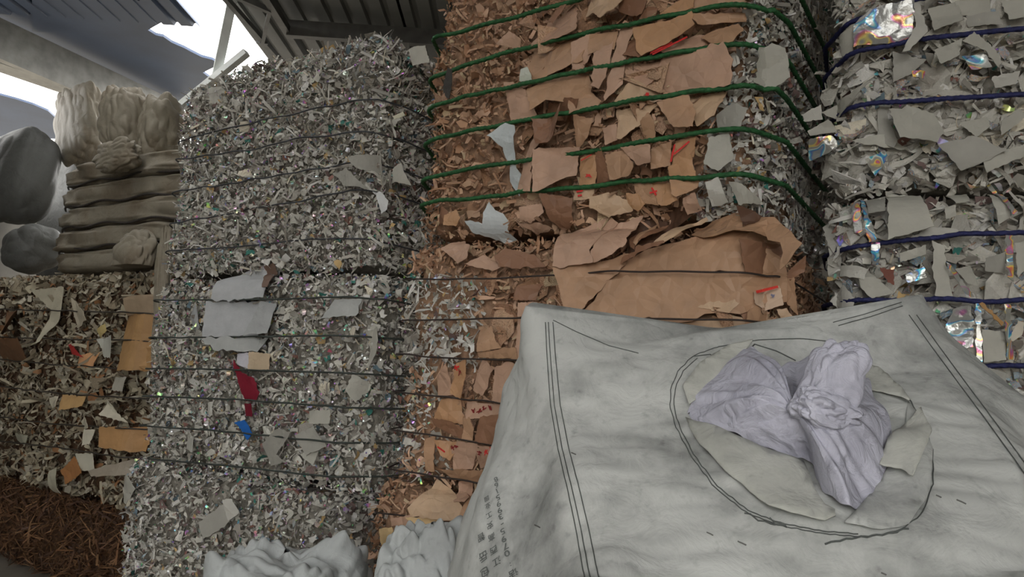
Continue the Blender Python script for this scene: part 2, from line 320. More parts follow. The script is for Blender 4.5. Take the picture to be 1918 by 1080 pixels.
# every sheet, card or film that can be told apart: bale, colour, lift off the bale (m), outline in photo pixels, options
SHEETS = [
 ('cu', K, .05, [(1027,27),(1058,18),(1078,13),(1091,67),(1073,76),(1015,89),(1004,93),(1016,67)], {}),
 ('cu', K2, .045, [(1002,98),(1096,76),(1100,124),(1069,133),(1042,142),(1018,153),(998,164),(993,124)], {}),
 ('cu', K2, .07, [(991,169),(1040,144),(1069,127),(1100,138),(1110,190),(1082,196),(1031,193),(1011,213),(1007,216)], {'gy': .3}),
 ('cu', K, .06, [(951,160),(967,159),(989,173),(1007,216),(993,222),(960,225)], {}),
 ('cu', K3, .04, [(1013,218),(1031,196),(1078,196),(1100,200),(1091,213),(1064,224),(1035,222)], {'gy': -.6}),
 ('cu', K, .05, [(942,91),(967,69),(984,80),(980,96)], {}),
 ('cu', K3, .07, [(1033,42),(1067,0),(1078,-8),(1056,27),(1040,46)], {}),
 ('cu', (186,190,176), .06, [(980,133),(993,129),(1000,142),(1002,156),(991,164),(979,156)], {'m': 'plastic'}),
 ('cu', (72,70,68), .06, [(846,131),(854,135),(849,160),(840,184),(828,178),(829,162)], {'m': 'plastic', 'n': 'black_tube_piece'}),
 ('cu', K4, .09, [(1104,-6),(1172,-8),(1162,20),(1136,43),(1113,25),(1097,29)], {'gy': .35}),
 ('cu', K3, .06, [(1169,-6),(1219,-8),(1213,13),(1204,27),(1187,31),(1164,24)], {'gy': -.3}),
 ('cu', K3, .05, [(1200,36),(1216,16),(1233,18),(1227,42),(1204,47)], {}),
 ('cu', KO, .05, [(1231,31),(1302,-4),(1304,22),(1236,42)], {}),
 ('cu', K2, .05, [(1304,-6),(1392,-14),(1387,11),(1307,22)], {}),
 ('cu', KO, .06, [(1196,60),(1302,38),(1309,62),(1213,111),(1204,102)], {'gy': .25, 'mark': 1}),
 ('cu', K3, .05, [(1178,91),(1196,60),(1204,104),(1213,111),(1204,116),(1171,107)], {}),
 ('cu', K2, .045, [(1302,36),(1387,18),(1389,33),(1316,53)], {}),
 ('cu', K2, .055, [(1316,69),(1336,56),(1376,38),(1387,53),(1371,80),(1347,89)], {}),
 ('cu', K, .045, [(1240,98),(1309,64),(1358,71),(1369,82),(1264,109)], {}),
 ('cu', K, .05, [(1244,116),(1358,93),(1376,124),(1369,164),(1289,176),(1249,180),(1233,160)], {'c': .15}),
 ('cu', K, .07, [(1164,53),(1189,56),(1176,89),(1169,156),(1140,187),(1151,111)], {}),
 ('cu', K, .055, [(1122,96),(1156,64),(1151,107),(1138,176),(1122,169)], {}),
 ('cu', K2, .065, [(1113,71),(1158,62),(1153,96),(1124,100),(1111,109)], {}),
 ('cu', K, .06, [(1080,89),(1111,71),(1113,107),(1093,138),(1080,133)], {}),
 ('cu', K2, .055, [(1080,144),(1118,184),(1136,196),(1093,211),(1080,220)], {}),
 ('cu', K, .05, [(1176,127),(1240,116),(1244,133),(1213,164),(1178,156)], {}),
 ('cu', K4, .055, [(1153,196),(1187,153),(1218,167),(1249,182),(1158,202)], {'mark': 2}),
 ('cu', K4, .05, [(1156,207),(1231,196),(1204,240),(1162,240)], {}),
 ('cu', K2, .07, [(1236,196),(1287,178),(1304,211),(1302,240),(1267,240),(1244,211)], {}),
 ('cu', K4, .05, [(1291,182),(1358,171),(1340,218),(1309,236)], {}),
 ('cu', K, .05, [(984,309),(1002,229),(1016,229),(1016,276),(1004,284),(1004,358),(976,358)], {}),
 ('cu', K3, .05, [(1013,233),(1087,224),(1091,264),(1058,278),(1042,278),(1024,278),(1016,264)], {'c': 1.0}),
 ('cu', K, .085, [(1004,284),(1080,278),(1078,329),(1053,338),(1018,358),(1007,360)], {'c': .2, 'gy': .15}),
 ('cu', (198,206,208), .075, [(931,264),(964,240),(980,244),(971,282),(964,313),(973,331),(969,358),(956,362),(947,336),(956,309),(953,282)], {'m': 'plastic', 'c': 1.0}),
 ('cu', (200,206,208), .06, [(869,413),(884,413),(900,418),(904,398),(913,376),(922,391),(933,396),(940,413),(933,424),(936,438),(918,447),(900,438),(878,433)], {'m': 'paper'}),
 ('cu', KO, .05, [(836,404),(853,393),(862,409),(856,422),(836,422)], {}),
 ('cu', K3, .05, [(818,411),(827,387),(838,398),(833,420)], {}),
 ('cu', K, .05, [(976,389),(1013,382),(1016,398),(993,416),(976,409)], {}),
 ('cu', K3, .06, [(1018,367),(1069,371),(1062,413),(1042,427),(1029,411)], {}),
 ('cu', K, .05, [(973,420),(1007,416),(1029,427),(993,433)], {}),
 ('cu', K4, .06, [(1160,260),(1164,220),(1216,220),(1191,244),(1169,262)], {}),
 ('cu', K2, .05, [(1207,233),(1224,220),(1231,233),(1229,260),(1209,267)], {}),
 ('cu', K2, .05, [(1264,220),(1302,220),(1284,249),(1264,253)], {}),
 ('cu', K, .05, [(1136,244),(1160,238),(1160,264),(1138,273)], {}),
 ('cu', K2, .06, [(1080,220),(1113,227),(1102,256),(1089,271),(1080,282)], {}),
 ('cu', KO, .055, [(1091,300),(1122,287),(1118,344),(1089,351)], {'mark': 3}),
 ('cu', K3, .06, [(1122,287),(1133,284),(1147,338),(1118,342)], {}),
 ('cu', K2, .07, [(1138,293),(1169,284),(1191,309),(1193,318),(1184,333),(1149,338)], {'gy': .2}),
 ('cu', K, .075, [(1169,280),(1222,276),(1220,304),(1196,309)], {}),
 ('cu', K2, .05, [(1224,282),(1260,269),(1256,309),(1222,316)], {}),
 ('cu', KO, .06, [(1253,313),(1296,293),(1302,329),(1256,333)], {}),
 ('cu', KO, .05, [(1262,287),(1267,264),(1304,258),(1302,296),(1262,311)], {'mark': 4}),
 ('cu', K2, .05, [(1191,349),(1222,344),(1233,384),(1196,376)], {'mark': 5}),
 ('cu', KO, .05, [(1222,344),(1258,342),(1269,376),(1249,384),(1233,382)], {}),
 ('cu', KO, .06, [(1260,340),(1307,338),(1302,351),(1269,369),(1262,364)], {}),
 ('cu', K4, .06, [(1109,373),(1140,362),(1176,376),(1178,391),(1138,404),(1111,391)], {}),
 ('cu', K4, .05, [(1080,358),(1116,353),(1109,373),(1080,376)], {'mark': 6}),
 ('cu', KO, .05, [(1176,364),(1196,364),(1207,380),(1193,393),(1176,384)], {}),
 ('cu', K, .05, [(1278,371),(1302,362),(1311,391),(1284,398)], {}),
 ('cu', G, .06, [(1420,85),(1440,74),(1462,80),(1470,130),(1440,150),(1410,146)], {'m': 'paper'}),
 ('cu', G2, .05, [(1340,215),(1372,196),(1400,205),(1385,240),(1345,250)], {'m': 'paper'}),
 ('cu', G, .05, [(1330,262),(1365,250),(1375,300),(1350,322),(1325,310)], {'m': 'paper'}),
 ('cu', G3, .06, [(1325,345),(1348,335),(1360,375),(1330,382)], {'m': 'paper'}),
 ('cu', G, .06, [(1366,340),(1390,345),(1420,372),(1380,378)], {'m': 'paper'}),
 # middle bale: the big folded sheets, plus dark pieces painted as shade in the folds
 ('cm', K, .10, [(1044,436),(1124,400),(1138,413),(1107,469),(1116,491),(1060,502),(1047,498)], {'c': .2}),
 ('cm', K, .105, [(1138,413),(1180,396),(1169,422),(1167,456),(1142,476),(1116,489),(1111,476),(1116,449)], {'c': .2}),
 ('cm', K2, .09, [(1047,498),(1116,491),(1160,473),(1156,493),(1098,580),(1073,596),(1064,549),(1051,516)], {'c': .25}),
 ('cm', KSHADE, .02, [(1168,440),(1171,413),(1184,394),(1256,384),(1307,396),(1249,424),(1224,455),(1189,475)], {}),  # hollow of the roll: its shade painted as a dark sheet
 ('cm', K3, .06, [(1172,440),(1182,410),(1215,402),(1260,396),(1262,401),(1220,408),(1192,420),(1184,445),(1190,468),(1180,462)], {}),
 ('cm', K2, .07, [(1184,426),(1214,412),(1196,446),(1190,458),(1184,450)], {}),
 ('cm', K3, .075, [(1197,450),(1212,420),(1236,415),(1224,432)], {}),
 ('cm', K3, .09, [(1191,462),(1242,453),(1244,458),(1200,471),(1169,487),(1160,491),(1164,480),(1189,471)], {}),
 ('cm', K4, .10, [(1224,451),(1249,424),(1304,398),(1307,404),(1273,424),(1258,442),(1236,456)], {}),
 ('cm', K2, .11, [(1271,427),(1309,393),(1369,376),(1378,411),(1404,391),(1436,393),(1504,456),(1462,507),(1458,451),(1431,444),(1427,436),(1402,427),(1349,427),(1304,436)], {'c': .25, 'gy': .25}),
 ('cm', KSHADE, .125, [(1369,376),(1390,381),(1409,391),(1395,404),(1380,413),(1373,396)], {'gy': -.5}),  # shaded inside of the fold, painted dark
 ('cm', K2, .02, [(1100,600),(1130,540),(1165,492),(1240,458),(1300,440),(1400,428),(1462,446),(1468,512),(1440,512),(1300,512)], {'c': .35, 'gy': .05, 'gx': .0}),
 ('cm', K3, .045, [(1391,451),(1456,449),(1458,507),(1398,507)], {'c': .3}),
 ('cm', K2, .04, [(1110,600),(1150,530),(1200,512),(1453,513),(1453,560),(1404,573),(1300,598)], {'c': .35, 'gx': .0, 'gy': .0}),
 ('cm', K4, .03, [(1090,650),(1110,602),(1300,598),(1480,600),(1480,650)], {'c': .3}),
 ('cm', (206,180,156), .07, [(1407,544),(1447,529),(1456,564),(1424,576),(1409,564)], {'mark': 7, 'c': .2}),
 ('cm', K3, .06, [(1460,509),(1496,471),(1496,502),(1471,518)], {}),
 ('cm', K2, .055, [(1456,520),(1478,516),(1482,582),(1458,556)], {}),
 ('cm', K2, .055, [(1400,585),(1412,568),(1428,580),(1420,606),(1398,606)], {}),
 ('cm', K4, .06, [(1445,575),(1462,572),(1478,594),(1455,596)], {}),
 ('cm', K4, .05, [(1310,575),(1330,565),(1385,560),(1365,585)], {}),
 ('cm', K2, .05, [(900,616),(922,613),(947,651),(907,658)], {}),
 ('cm', K, .05, [(980,569),(1009,567),(1009,593),(978,593)], {'c': .2}),
 ('cm', K, .05, [(978,598),(1007,598),(1010,640),(990,673),(973,671)], {'c': .2}),
 ('cm', K3, .06, [(936,482),(951,467),(996,476),(1016,498),(969,502),(942,500)], {}),
 ('cm', K3, .05, [(976,536),(1011,531),(1004,562),(969,562)], {}),
 ('cm', K2, .05, [(907,658),(976,653),(978,673),(907,669)], {}),
 ('cm', K, .05, [(820,462),(833,453),(856,449),(876,460),(878,484),(860,493),(844,480)], {}),
 ('cm', K, .05, [(882,496),(907,476),(933,498),(922,507)], {}),
 ('cm', K, .05, [(824,707),(847,682),(849,738),(824,742)], {}),
 ('cm', KO, .05, [(851,729),(862,684),(880,676),(876,744),(853,736)], {'mark': 8}),
 ('cm', K, .065, [(889,729),(907,676),(918,678),(929,693),(920,707),(918,722),(907,738)], {}),
 ('cm', K, .05, [(936,691),(960,680),(990,690),(960,756),(931,751)], {'c': .2}),
 ('cm', KO, .05, [(816,782),(829,749),(858,749),(864,793),(853,791),(820,784)], {}),
 ('cm', K3, .06, [(818,784),(844,787),(871,804),(869,824),(820,796)], {}),
 ('cm', K, .045, [(884,753),(951,760),(947,773),(907,782),(884,782)], {'mark': 9}),
 ('cm', K3, .06, [(898,824),(907,782),(944,776),(936,831)], {'c': .3}),
 ('cm', K2, .05, [(873,784),(887,782),(896,800),(891,824),(873,824)], {}),
 ('cm', KO, .05, [(818,824),(862,829),(849,860),(833,853)], {'mark': 10}),
 ('cm', K, .05, [(896,836),(934,836),(928,869),(896,876)], {'mark': 11}),
 ('cm', K2, .05, [(796,824),(813,818),(813,880),(798,880)], {}),
 ('cm', K, .05, [(851,840),(867,827),(896,831),(884,876),(853,876)], {}),
 ('cm', K2, .05, [(840,880),(870,878),(925,884),(918,905),(850,896)], {}),
 ('cl', K4, .08, [(778,949),(804,902),(842,938),(860,964),(856,976),(784,962)], {'c': .8}),
 ('cl', K2, .07, [(860,973),(864,936),(912,938),(900,987)], {'c': .15}),
 ('cl', K, .08, [(738,971),(773,964),(782,982),(776,996),(749,989)], {}),
 ('cl', (222,190,140), .08, [(773,967),(816,971),(813,984),(791,993)], {}),
 ('cl', K4, .09, [(787,1000),(807,982),(824,998),(800,1018)], {}),
 ('cl', (204,176,132), .08, [(720,991),(744,987),(747,1018),(731,1051),(722,1040)], {}),
 ('cl', K3, .07, [(753,1013),(784,1004),(796,1031),(753,1031)], {}),
 ('cl', K, .07, [(829,978),(860,982),(891,993),(862,1000)], {}),
 ('cl', K, .06, [(840,905),(867,902),(867,938),(840,938)], {}),
 ('cl', K, .06, [(880,905),(915,905),(905,935),(885,938)], {}),
 # left stack
 ('lm', (178,180,182), .06, [(407,527),(442,504),(484,489),(498,500),(496,556),(416,562),(409,558)], {'c': .2}),
 ('lm', (176,178,180), .065, [(396,567),(493,564),(478,627),(398,629)], {'c': .15}),
 ('lm', (160,162,162), .06, [(493,567),(512,569),(509,622),(478,627)], {}),
 ('lm', (168,170,168), .06, [(398,636),(493,633),(480,658),(424,656)], {}),
 ('lm', (110,88,76), .075, [(480,498),(496,489),(500,536),(493,536)], {}),
 ('lm', (190,188,196), .065, [(453,664),(480,660),(476,691),(456,682)], {}),
 ('lm', (196,176,150), .065, [(480,660),(513,664),(511,691),(476,691)], {}),
 ('lm', (128,26,46), .065, [(447,676),(460,700),(478,709),(484,733),(476,749),(460,749),(453,720)], {'n': 'crimson_scrap'}),
 ('lm', (116,24,42), .06, [(467,756),(480,756),(478,778),(467,778)], {'n': 'crimson_scrap'}),
 ('lm', (24,92,168), .065, [(449,791),(462,787),(478,811),(473,822)], {'n': 'blue_scrap'}),
 ('lm', (180,182,184), .06, [(342,593),(358,569),(369,584),(373,611),(358,620)], {}),
 ('lm', (178,180,178), .06, [(605,595),(630,562),(668,560),(660,590)], {}),
 ('lm', G2, .06, [(560,815),(590,800),(610,835),(580,850)], {}), ('lm', G2, .06, [(500,830),(530,805),(556,810),(520,850),(540,862),(505,870)], {}),
 ('lm', G, .06, [(583,770),(618,768),(618,792),(584,792)], {}), ('lm', G, .06, [(565,850),(592,845),(585,870)], {}),
 ('lm', G3, .06, [(345,838),(355,808),(370,820),(372,845)], {}), ('lm', G, .06, [(655,700),(670,720),(655,752),(648,730)], {}),
 ('lm', G, .06, [(672,620),(690,612),(688,655),(672,690)], {}), ('lm', G3, .06, [(395,755),(402,752),(402,775),(396,780)], {}),
 ('ll', G3, .06, [(430,935),(440,934),(450,960),(432,972)], {}), ('ll', G2, .05, [(385,975),(420,945),(440,955),(425,985),(395,1005)], {}),
 ('ll', (178,178,172), .06, [(400,1035),(415,1030),(420,1045),(402,1056)], {}), ('ll', G, .06, [(222,900),(240,890),(250,915),(230,942),(220,935)], {}),
 ('lu', G, .06, [(711,307),(727,296),(736,333),(711,329)], {}), ('lu', G2, .06, [(656,296),(693,284),(691,318),(667,313)], {}),
 ('lu', W, .07, [(680,353),(690,352),(702,368),(700,382),(690,391)], {}), ('lu', G2, .06, [(625,325),(660,318),(680,350),(655,350)], {}),
 ('lu', G3, .05, [(386,165),(412,160),(415,192),(388,195)], {}), ('lu', (196,192,170), .06, [(716,208),(732,198),(737,205),(720,213)], {}),
 ('lu', G, .07, [(745,80),(770,70),(776,100),(750,108)], {}), ('lu', G2, .06, [(765,180),(800,185),(790,195),(770,194)], {}),
 # right stack
 ('ru', G3, .07, [(1599,46),(1630,20),(1662,12),(1712,3),(1712,58),(1697,78),(1599,87)], {'m': 'foil_big', 'c': 1.0}),
 ('ru', G3, .085, [(1709,-4),(1720,-4),(1735,64),(1703,101),(1690,104),(1700,81),(1714,55)], {}),
 ('ru', G, .05, [(1572,58),(1599,49),(1596,93),(1578,93)], {}),
 ('ru', G, .06, [(1749,104),(1801,75),(1793,110),(1761,130)], {}),
 ('ru', G, .065, [(1801,90),(1822,72),(1848,87),(1871,107),(1868,125),(1842,99),(1813,93)], {}),
 ('ru', G, .06, [(1538,194),(1628,159),(1601,183),(1570,209)], {}), ('ru', G3, .05, [(1500,200),(1535,183),(1538,209),(1506,212)], {}),
 ('ru', G, .05, [(1512,232),(1549,212),(1570,232),(1517,241)], {}),
 ('ru', G, .06, [(1512,249),(1555,241),(1575,255),(1552,272),(1512,284)], {'m': 'foil_big', 'c': 1.0}),
 ('ru', G2, .06, [(1648,186),(1674,186),(1662,209),(1680,261),(1674,272),(1645,255)], {}),
 ('ru', G, .06, [(1668,214),(1703,206),(1746,214),(1764,243),(1752,267),(1686,267)], {'c': .9}),
 ('ru', G, .06, [(1801,229),(1845,226),(1851,243),(1828,258)], {}), ('ru', G, .06, [(1874,232),(1906,209),(1922,220),(1874,255)], {}),
 ('ru', G, .05, [(1801,107),(1845,104),(1857,130),(1819,133)], {'m': 'foil_big', 'c': 1.2}),
 ('ru', G, .06, [(1706,139),(1732,137),(1730,150),(1709,148)], {'m': 'foil'}),
 ('ru', G3, .06, [(1859,148),(1906,139),(1900,159),(1865,165)], {}), ('ru', G2, .045, [(1674,101),(1732,116),(1709,139),(1674,157)], {}),
 ('ru', G, .05, [(1740,20),(1790,10),(1800,50),(1750,62)], {}), ('ru', G, .055, [(1790,8),(1850,4),(1852,28),(1800,32)], {}),
 ('ru', G2, .05, [(1810,35),(1865,28),(1872,50),(1815,52)], {}), ('ru', G, .06, [(1875,10),(1922,4),(1922,36),(1890,40)], {}),
 ('ru', G, .06, [(1600,262),(1660,250),(1700,275),(1620,270)], {'m': 'paper'}), ('ru', G2, .06, [(1760,275),(1820,262),(1880,290),(1800,320)], {}),
 ('ru', G, .07, [(1840,300),(1922,270),(1922,290),(1850,322)], {}), ('ru', G, .06, [(1620,300),(1656,286),(1664,296),(1640,330)], {'m': 'foil'}),
 ('rl', G, .085, [(1665,357),(1726,357),(1746,423),(1665,449)], {'c': .15, 'gy': .2}), ('rl', G3, .06, [(1746,423),(1793,426),(1799,438),(1700,449)], {}),
 ('rl', G2, .06, [(1622,365),(1659,360),(1657,394),(1628,400)], {}),
 ('rl', G, .07, [(1593,377),(1610,374),(1616,435),(1601,438)], {'m': 'foil'}), ('rl', G, .08, [(1610,365),(1616,362),(1642,449),(1628,455)], {'m': 'foil'}),
 ('rl', G, .06, [(1632,455),(1648,455),(1645,499),(1633,499)], {'m': 'foil'}), ('rl', G, .06, [(1778,357),(1816,354),(1816,374),(1793,377)], {}),
 ('rl', G, .06, [(1770,389),(1790,383),(1790,403),(1772,409)], {}), ('rl', G, .06, [(1686,475),(1732,461),(1732,478),(1688,490)], {}),
 ('rl', G, .07, [(1746,455),(1767,464),(1770,493),(1784,557),(1755,557),(1749,510)], {'c': .2}),
 ('rl', G, .08, [(1770,493),(1780,500),(1824,557),(1811,557)], {'m': 'foil'}), ('rl', G3, .06, [(1575,493),(1596,496),(1625,504),(1616,522),(1575,513)], {}),
 ('rl', G, .06, [(1610,522),(1639,519),(1671,548),(1633,557),(1616,542)], {}), ('rl', (120,70,56), .07, [(1648,502),(1674,507),(1674,533),(1662,528)], {}),
 ('rl', G2, .06, [(1845,487),(1880,475),(1880,510),(1845,507)], {}), ('rl', G, .07, [(1883,438),(1897,438),(1894,531),(1883,522)], {'m': 'foil'}),
 ('rl', G, .06, [(1857,357),(1888,374),(1891,406),(1871,418)], {}), ('rl', G, .075, [(1857,333),(1865,331),(1906,400),(1897,403)], {'m': 'foil'}),
 ('rl', G, .06, [(1770,613),(1783,580),(1814,573),(1823,607),(1821,651),(1786,653),(1772,633)], {'m': 'foil_big', 'c': 1.0}),
 ('rl', G, .075, [(1826,569),(1837,569),(1836,682),(1826,682)], {'m': 'foil'}), ('rl', G, .075, [(1878,571),(1890,571),(1897,673),(1886,673)], {'m': 'foil'}),
 ('rl', G, .05, [(1770,653),(1826,653),(1823,684),(1783,676)], {}), ('rl', G, .05, [(1838,620),(1879,624),(1879,673),(1839,678)], {}),
 ('rl', G, .06, [(1881,733),(1901,727),(1922,736),(1922,747)], {'m': 'foil'}), ('rl', (168,130,84), .08, [(1834,571),(1840,568),(1876,604),(1872,610)], {}),
 ('rl', (214,206,190), .08, [(1890,635),(1903,604),(1912,607),(1910,629),(1897,638)], {}), ('rl', W, .09, [(1721,629),(1734,600),(1757,611),(1762,651),(1746,647)], {'m': 'plastic', 'c': 1.2}),
 ('rl', G, .06, [(1900,458),(1922,455),(1922,500),(1905,520)], {}), ('rl', G, .06, [(1790,505),(1815,500),(1830,535),(1812,530)], {}),
 ('rl', G, .06, [(1695,515),(1730,500),(1735,520),(1700,530)], {'m': 'foil'}), ('rl', G2, .06, [(1540,415),(1560,395),(1575,440),(1555,470)], {}),
 ('rl', G3, .07, [(1555,560),(1580,530),(1600,560),(1590,590)], {}), ('rl', G2, .06, [(1850,690),(1880,700),(1880,730),(1855,715)], {}),
 # far left bale
 ('fm', (166,130,88), .09, [(230,590),(282,590),(270,690),(226,690)], {'c': .25}), ('fm', (176,136,92), .08, [(202,800),(255,802),(245,845),(200,835)], {'c': .25}),
 ('fm', (168,118,74), .08, [(125,880),(150,855),(162,885),(130,905)], {}), ('fm', (190,186,166), .10, [(95,882),(112,877),(110,922),(85,922)], {}),
 ('fm', (190,186,170), .09, [(150,850),(172,850),(172,880),(155,880)], {}), ('fm', (150,140,126), .08, [(190,880),(240,860),(240,890),(195,890)], {}),
 ('fm', (206,156,112), .08, [(145,665),(175,660),(172,687),(140,687)], {}), ('fm', (180,176,164), .08, [(210,707),(240,707),(235,732),(210,730)], {}),
 ('fm', (196,160,110), .08, [(122,740),(160,742),(157,760),(122,767)], {}), ('fm', (190,184,166), .09, [(200,775),(207,750),(230,790)], {}),
 ('fm', (196,190,172), .09, [(160,805),(172,805),(170,830),(160,832)], {}), ('fm', (196,190,172), .09, [(157,790),(168,780),(172,800),(160,803)], {}),
 ('fm', (176,174,156), .08, [(30,812),(60,815),(52,835),(25,825)], {}), ('fm', (196,186,166), .08, [(140,560),(175,585),(175,600),(145,612)], {}),
 ('fm', (196,176,120), .09, [(180,617),(200,607),(207,620),(190,632)], {}), ('fm', (186,186,176), .09, [(192,637),(225,630),(217,670),(200,665)], {}),
 ('fm', (122,92,68), .08, [(10,585),(45,585),(42,625),(10,625)], {}), ('fm', (118,86,62), .08, [(2,635),(50,635),(48,675),(2,675)], {}),
 ('fm', (186,180,160), .08, [(60,545),(110,540),(108,600),(88,640),(92,580)], {}), ('fm', (170,150,126), .09, [(240,560),(290,545),(290,585),(235,588)], {}),
 ('fm', (150,40,36), .09, [(130,645),(140,650),(150,668),(138,662)], {}), ('fm', (190,184,164), .09, [(105,745),(118,742),(122,760),(108,765)], {}),
]
COVER = {}
for _b, _c, _l, _p, _o in SHEETS: COVER.setdefault(_b, []).append(_p)

class Bale:
    def __init__(s, name, label, A, ex, L, D, z0, z1, core, seed, group, r=.13, bulge=.03, cat='bale', key='', open_top=False):
        s.key, s.open_top = key, open_top
        s.L, s.D, s.H, s.z0, s.r = L, D, z1 - z0, z0, r
        ex = np.array([ex[0], ex[1], 0.0]); ex /= np.linalg.norm(ex)
        s.ex, s.ey, s.ez = ex, np.array([-ex[1], ex[0], 0.0]), np.array([0, 0, 1.0])
        s.A = np.array([A[0], A[1], z0])                        # front left bottom corner
        s.base = s.A + s.ex * L / 2 + s.ey * D / 2
        s.root = empty(name, tuple(s.base), math.atan2(ex[1], ex[0]))
        tag(s.root, label, cat, group)
        s.off = np.array([L / 2, D / 2, 0.0])
        s.w1, s.w2 = Waves(seed, 9), Waves(seed + 50, 24)
        s.bulge = bulge; s.seed = seed; s.rng = np.random.default_rng(seed)
        s.build_core(core)
    def mapped(s, q, extra=0.0):
        """point on the box surface (u, depth, v) -> rounded, lumpy surface point and normal"""
        dims = np.array([s.L, s.D, s.H]); r = s.r
        c = np.clip(q, r, dims - r); d = q - c; n = d / (np.linalg.norm(d, axis=1)[:, None] + 1e-9)
        p = c + n * r
        t = q / dims
        bul = s.bulge * np.prod(np.clip(np.sin(np.pi * np.clip(t, .02, .98)), 0, 1) ** .4 + 0, axis=1) ** .0
        side = np.sin(np.pi * np.clip(t[:, 0], 0, 1)) * np.sin(np.pi * np.clip(t[:, 2], 0, 1))
        p = p + n * (s.bulge * side * np.abs(n[:, 1]) + .018 * s.w1(q) + .008 * s.w2(q) + extra)[:, None]
        return p, n
    def sample(s, faces, n):
        dims = (s.L, s.D, s.H)
        ar = {'front': s.L * s.H, 'back': s.L * s.H, 'left': s.D * s.H, 'right': s.D * s.H, 'top': s.L * s.D}
        wts = np.array([ar[f] for f in faces]); k = s.rng.choice(len(faces), n, p=wts / wts.sum())
        a, b = s.rng.random(n), s.rng.random(n); q = np.zeros((n, 3))
        for i, f in enumerate(faces):
            mk = k == i
            if f in ('front', 'back'): q[mk] = np.c_[a[mk] * s.L, np.full(mk.sum(), 0 if f == 'front' else s.D), b[mk] * s.H]
            elif f in ('left', 'right'): q[mk] = np.c_[np.full(mk.sum(), 0 if f == 'left' else s.L), a[mk] * s.D, b[mk] * s.H]
            else: q[mk] = np.c_[a[mk] * s.L, b[mk] * s.D, np.full(mk.sum(), s.H)]
        return q
    def build_core(s, mat):
        nu, nd, nv = 26, 12, 18; bm = bmesh.new(); vid = {}
        def vert(i, j, k):
            key = (i, j, k)
            if key not in vid: vid[key] = len(vid)
            return vid[key]
        F = []
        for i in range(nu):
            for k in range(nv):
                F += [[vert(i, 0, k), vert(i + 1, 0, k), vert(i + 1, 0, k + 1), vert(i, 0, k + 1)],
                      [vert(i, nd, k + 1), vert(i + 1, nd, k + 1), vert(i + 1, nd, k), vert(i, nd, k)]]
        for j in range(nd):
            for k in range(nv):
                F += [[vert(0, j, k + 1), vert(0, j + 1, k + 1), vert(0, j + 1, k), vert(0, j, k)],
                      [vert(nu, j, k), vert(nu, j + 1, k), vert(nu, j + 1, k + 1), vert(nu, j, k + 1)]]
            for i in range(nu):
                F += [[vert(i, j, nv), vert(i + 1, j, nv), vert(i + 1, j + 1, nv), vert(i, j + 1, nv)],
                      [vert(i, j + 1, 0), vert(i + 1, j + 1, 0), vert(i + 1, j, 0), vert(i, j, 0)]]
        q = np.array([[i / nu * s.L, j / nd * s.D, k / nv * s.H] for i, j, k in vid])
        p, n = s.mapped(q, -.03); p[:, 2] = np.clip(p[:, 2], .002, s.H - .002)
        bm.free()
        s.core = link('packed_core', mesh_np('packed_core', p - s.off, np.array(F), mat, True), s.root)
    def to_world(s, p):
        return s.A + p[:, :1] * s.ex + p[:, 1:2] * s.ey + p[:, 2:3] * s.ez
    def covered(s, px, py):
        m = np.zeros(len(px), bool)
        for pts in COVER.get(s.key, []): m |= inside(px, py, pts)
        return m
    def uv(s, x, y, lift=0.0):
        """pixel -> (u, v) on the front plane pushed out by lift"""
        d = ray(x, y); P0 = s.A - s.ey * lift
        t = ((P0 - CAM) @ s.ey) / (d @ s.ey); P = CAM + d * t - s.A
        return np.array([P @ s.ex, P @ s.ez])
    def wf(s, u, v):
        """smooth depth of the front surface at (u, v): 0 on the plane, positive where the edges round back"""
        r = s.r
        def rd(t, T):
            e = np.clip(np.maximum(r - t, t - (T - r)), 0, r * .98); return r - np.sqrt(r * r - e * e)
        side = np.sin(np.pi * np.clip(u / s.L, 0, 1)) * np.sin(np.pi * np.clip(v / s.H, 0, 1))
        return np.minimum(rd(u, s.L) + rd(v, s.H), r * 1.2) - s.bulge * side
    # -------- loose scraps joined in one mesh
    def shards(s, n, faces, lmin, lmax, amin, amax, tilt, lift, pal, mat='scrap', name='paper_shreds', curl=.6, hue=False, keep=None):
        R = s.rng; q = s.sample(faces, n); p, nr = s.mapped(q)
        wp = s.to_world(p); px, py = project(wp)
        if keep is not None:
            mk = keep(px, py, p); p, nr, px, py = p[mk], nr[mk], px[mk], py[mk]; n = len(p)
        if n == 0: return
        p = p - nr * (.03 * s.covered(px, py))[:, None]
        l = lmin * (lmax / lmin) ** (R.random(n) ** 1.6); wd = l * R.uniform(amin, amax, n)
        v = R.normal(size=(n, 3)); nn = nr + tilt * v; nn /= np.linalg.norm(nn, axis=1)[:, None]
        t = np.cross(nn, R.normal(size=(n, 3))); t /= np.linalg.norm(t, axis=1)[:, None]; b = np.cross(nn, t)
        p = p + nr * R.uniform(lift[0], lift[1], n)[:, None]
        K = 4; st = np.linspace(-.5, .5, K)
        cv = R.normal(size=n) * curl; tw = R.normal(size=n) * .5
        V = np.zeros((n, K, 2, 3)); jw = R.uniform(.55, 1.1, (n, K, 2)); jo = R.normal(size=(n, K)) * .12
        for k in range(K):
            c = p + t * (st[k] * l)[:, None] + nn * (cv * (st[k] ** 2 - .08) * l)[:, None] + b * (jo[:, k] * wd)[:, None]
            bb = b * np.cos(tw * st[k] * 2)[:, None] + nn * np.sin(tw * st[k] * 2)[:, None]
            for e, sg in ((0, -.5), (1, .5)): V[:, k, e] = c + bb * (sg * wd * jw[:, k, e])[:, None]
        V[..., 2] = np.clip(V[..., 2], .0, 9 if s.open_top else s.H)
        V[..., 0] = np.clip(V[..., 0], -.035, s.L + .035)
        base = (np.arange(n) * 8)[:, None, None] + (np.arange(3) * 2)[None, :, None]
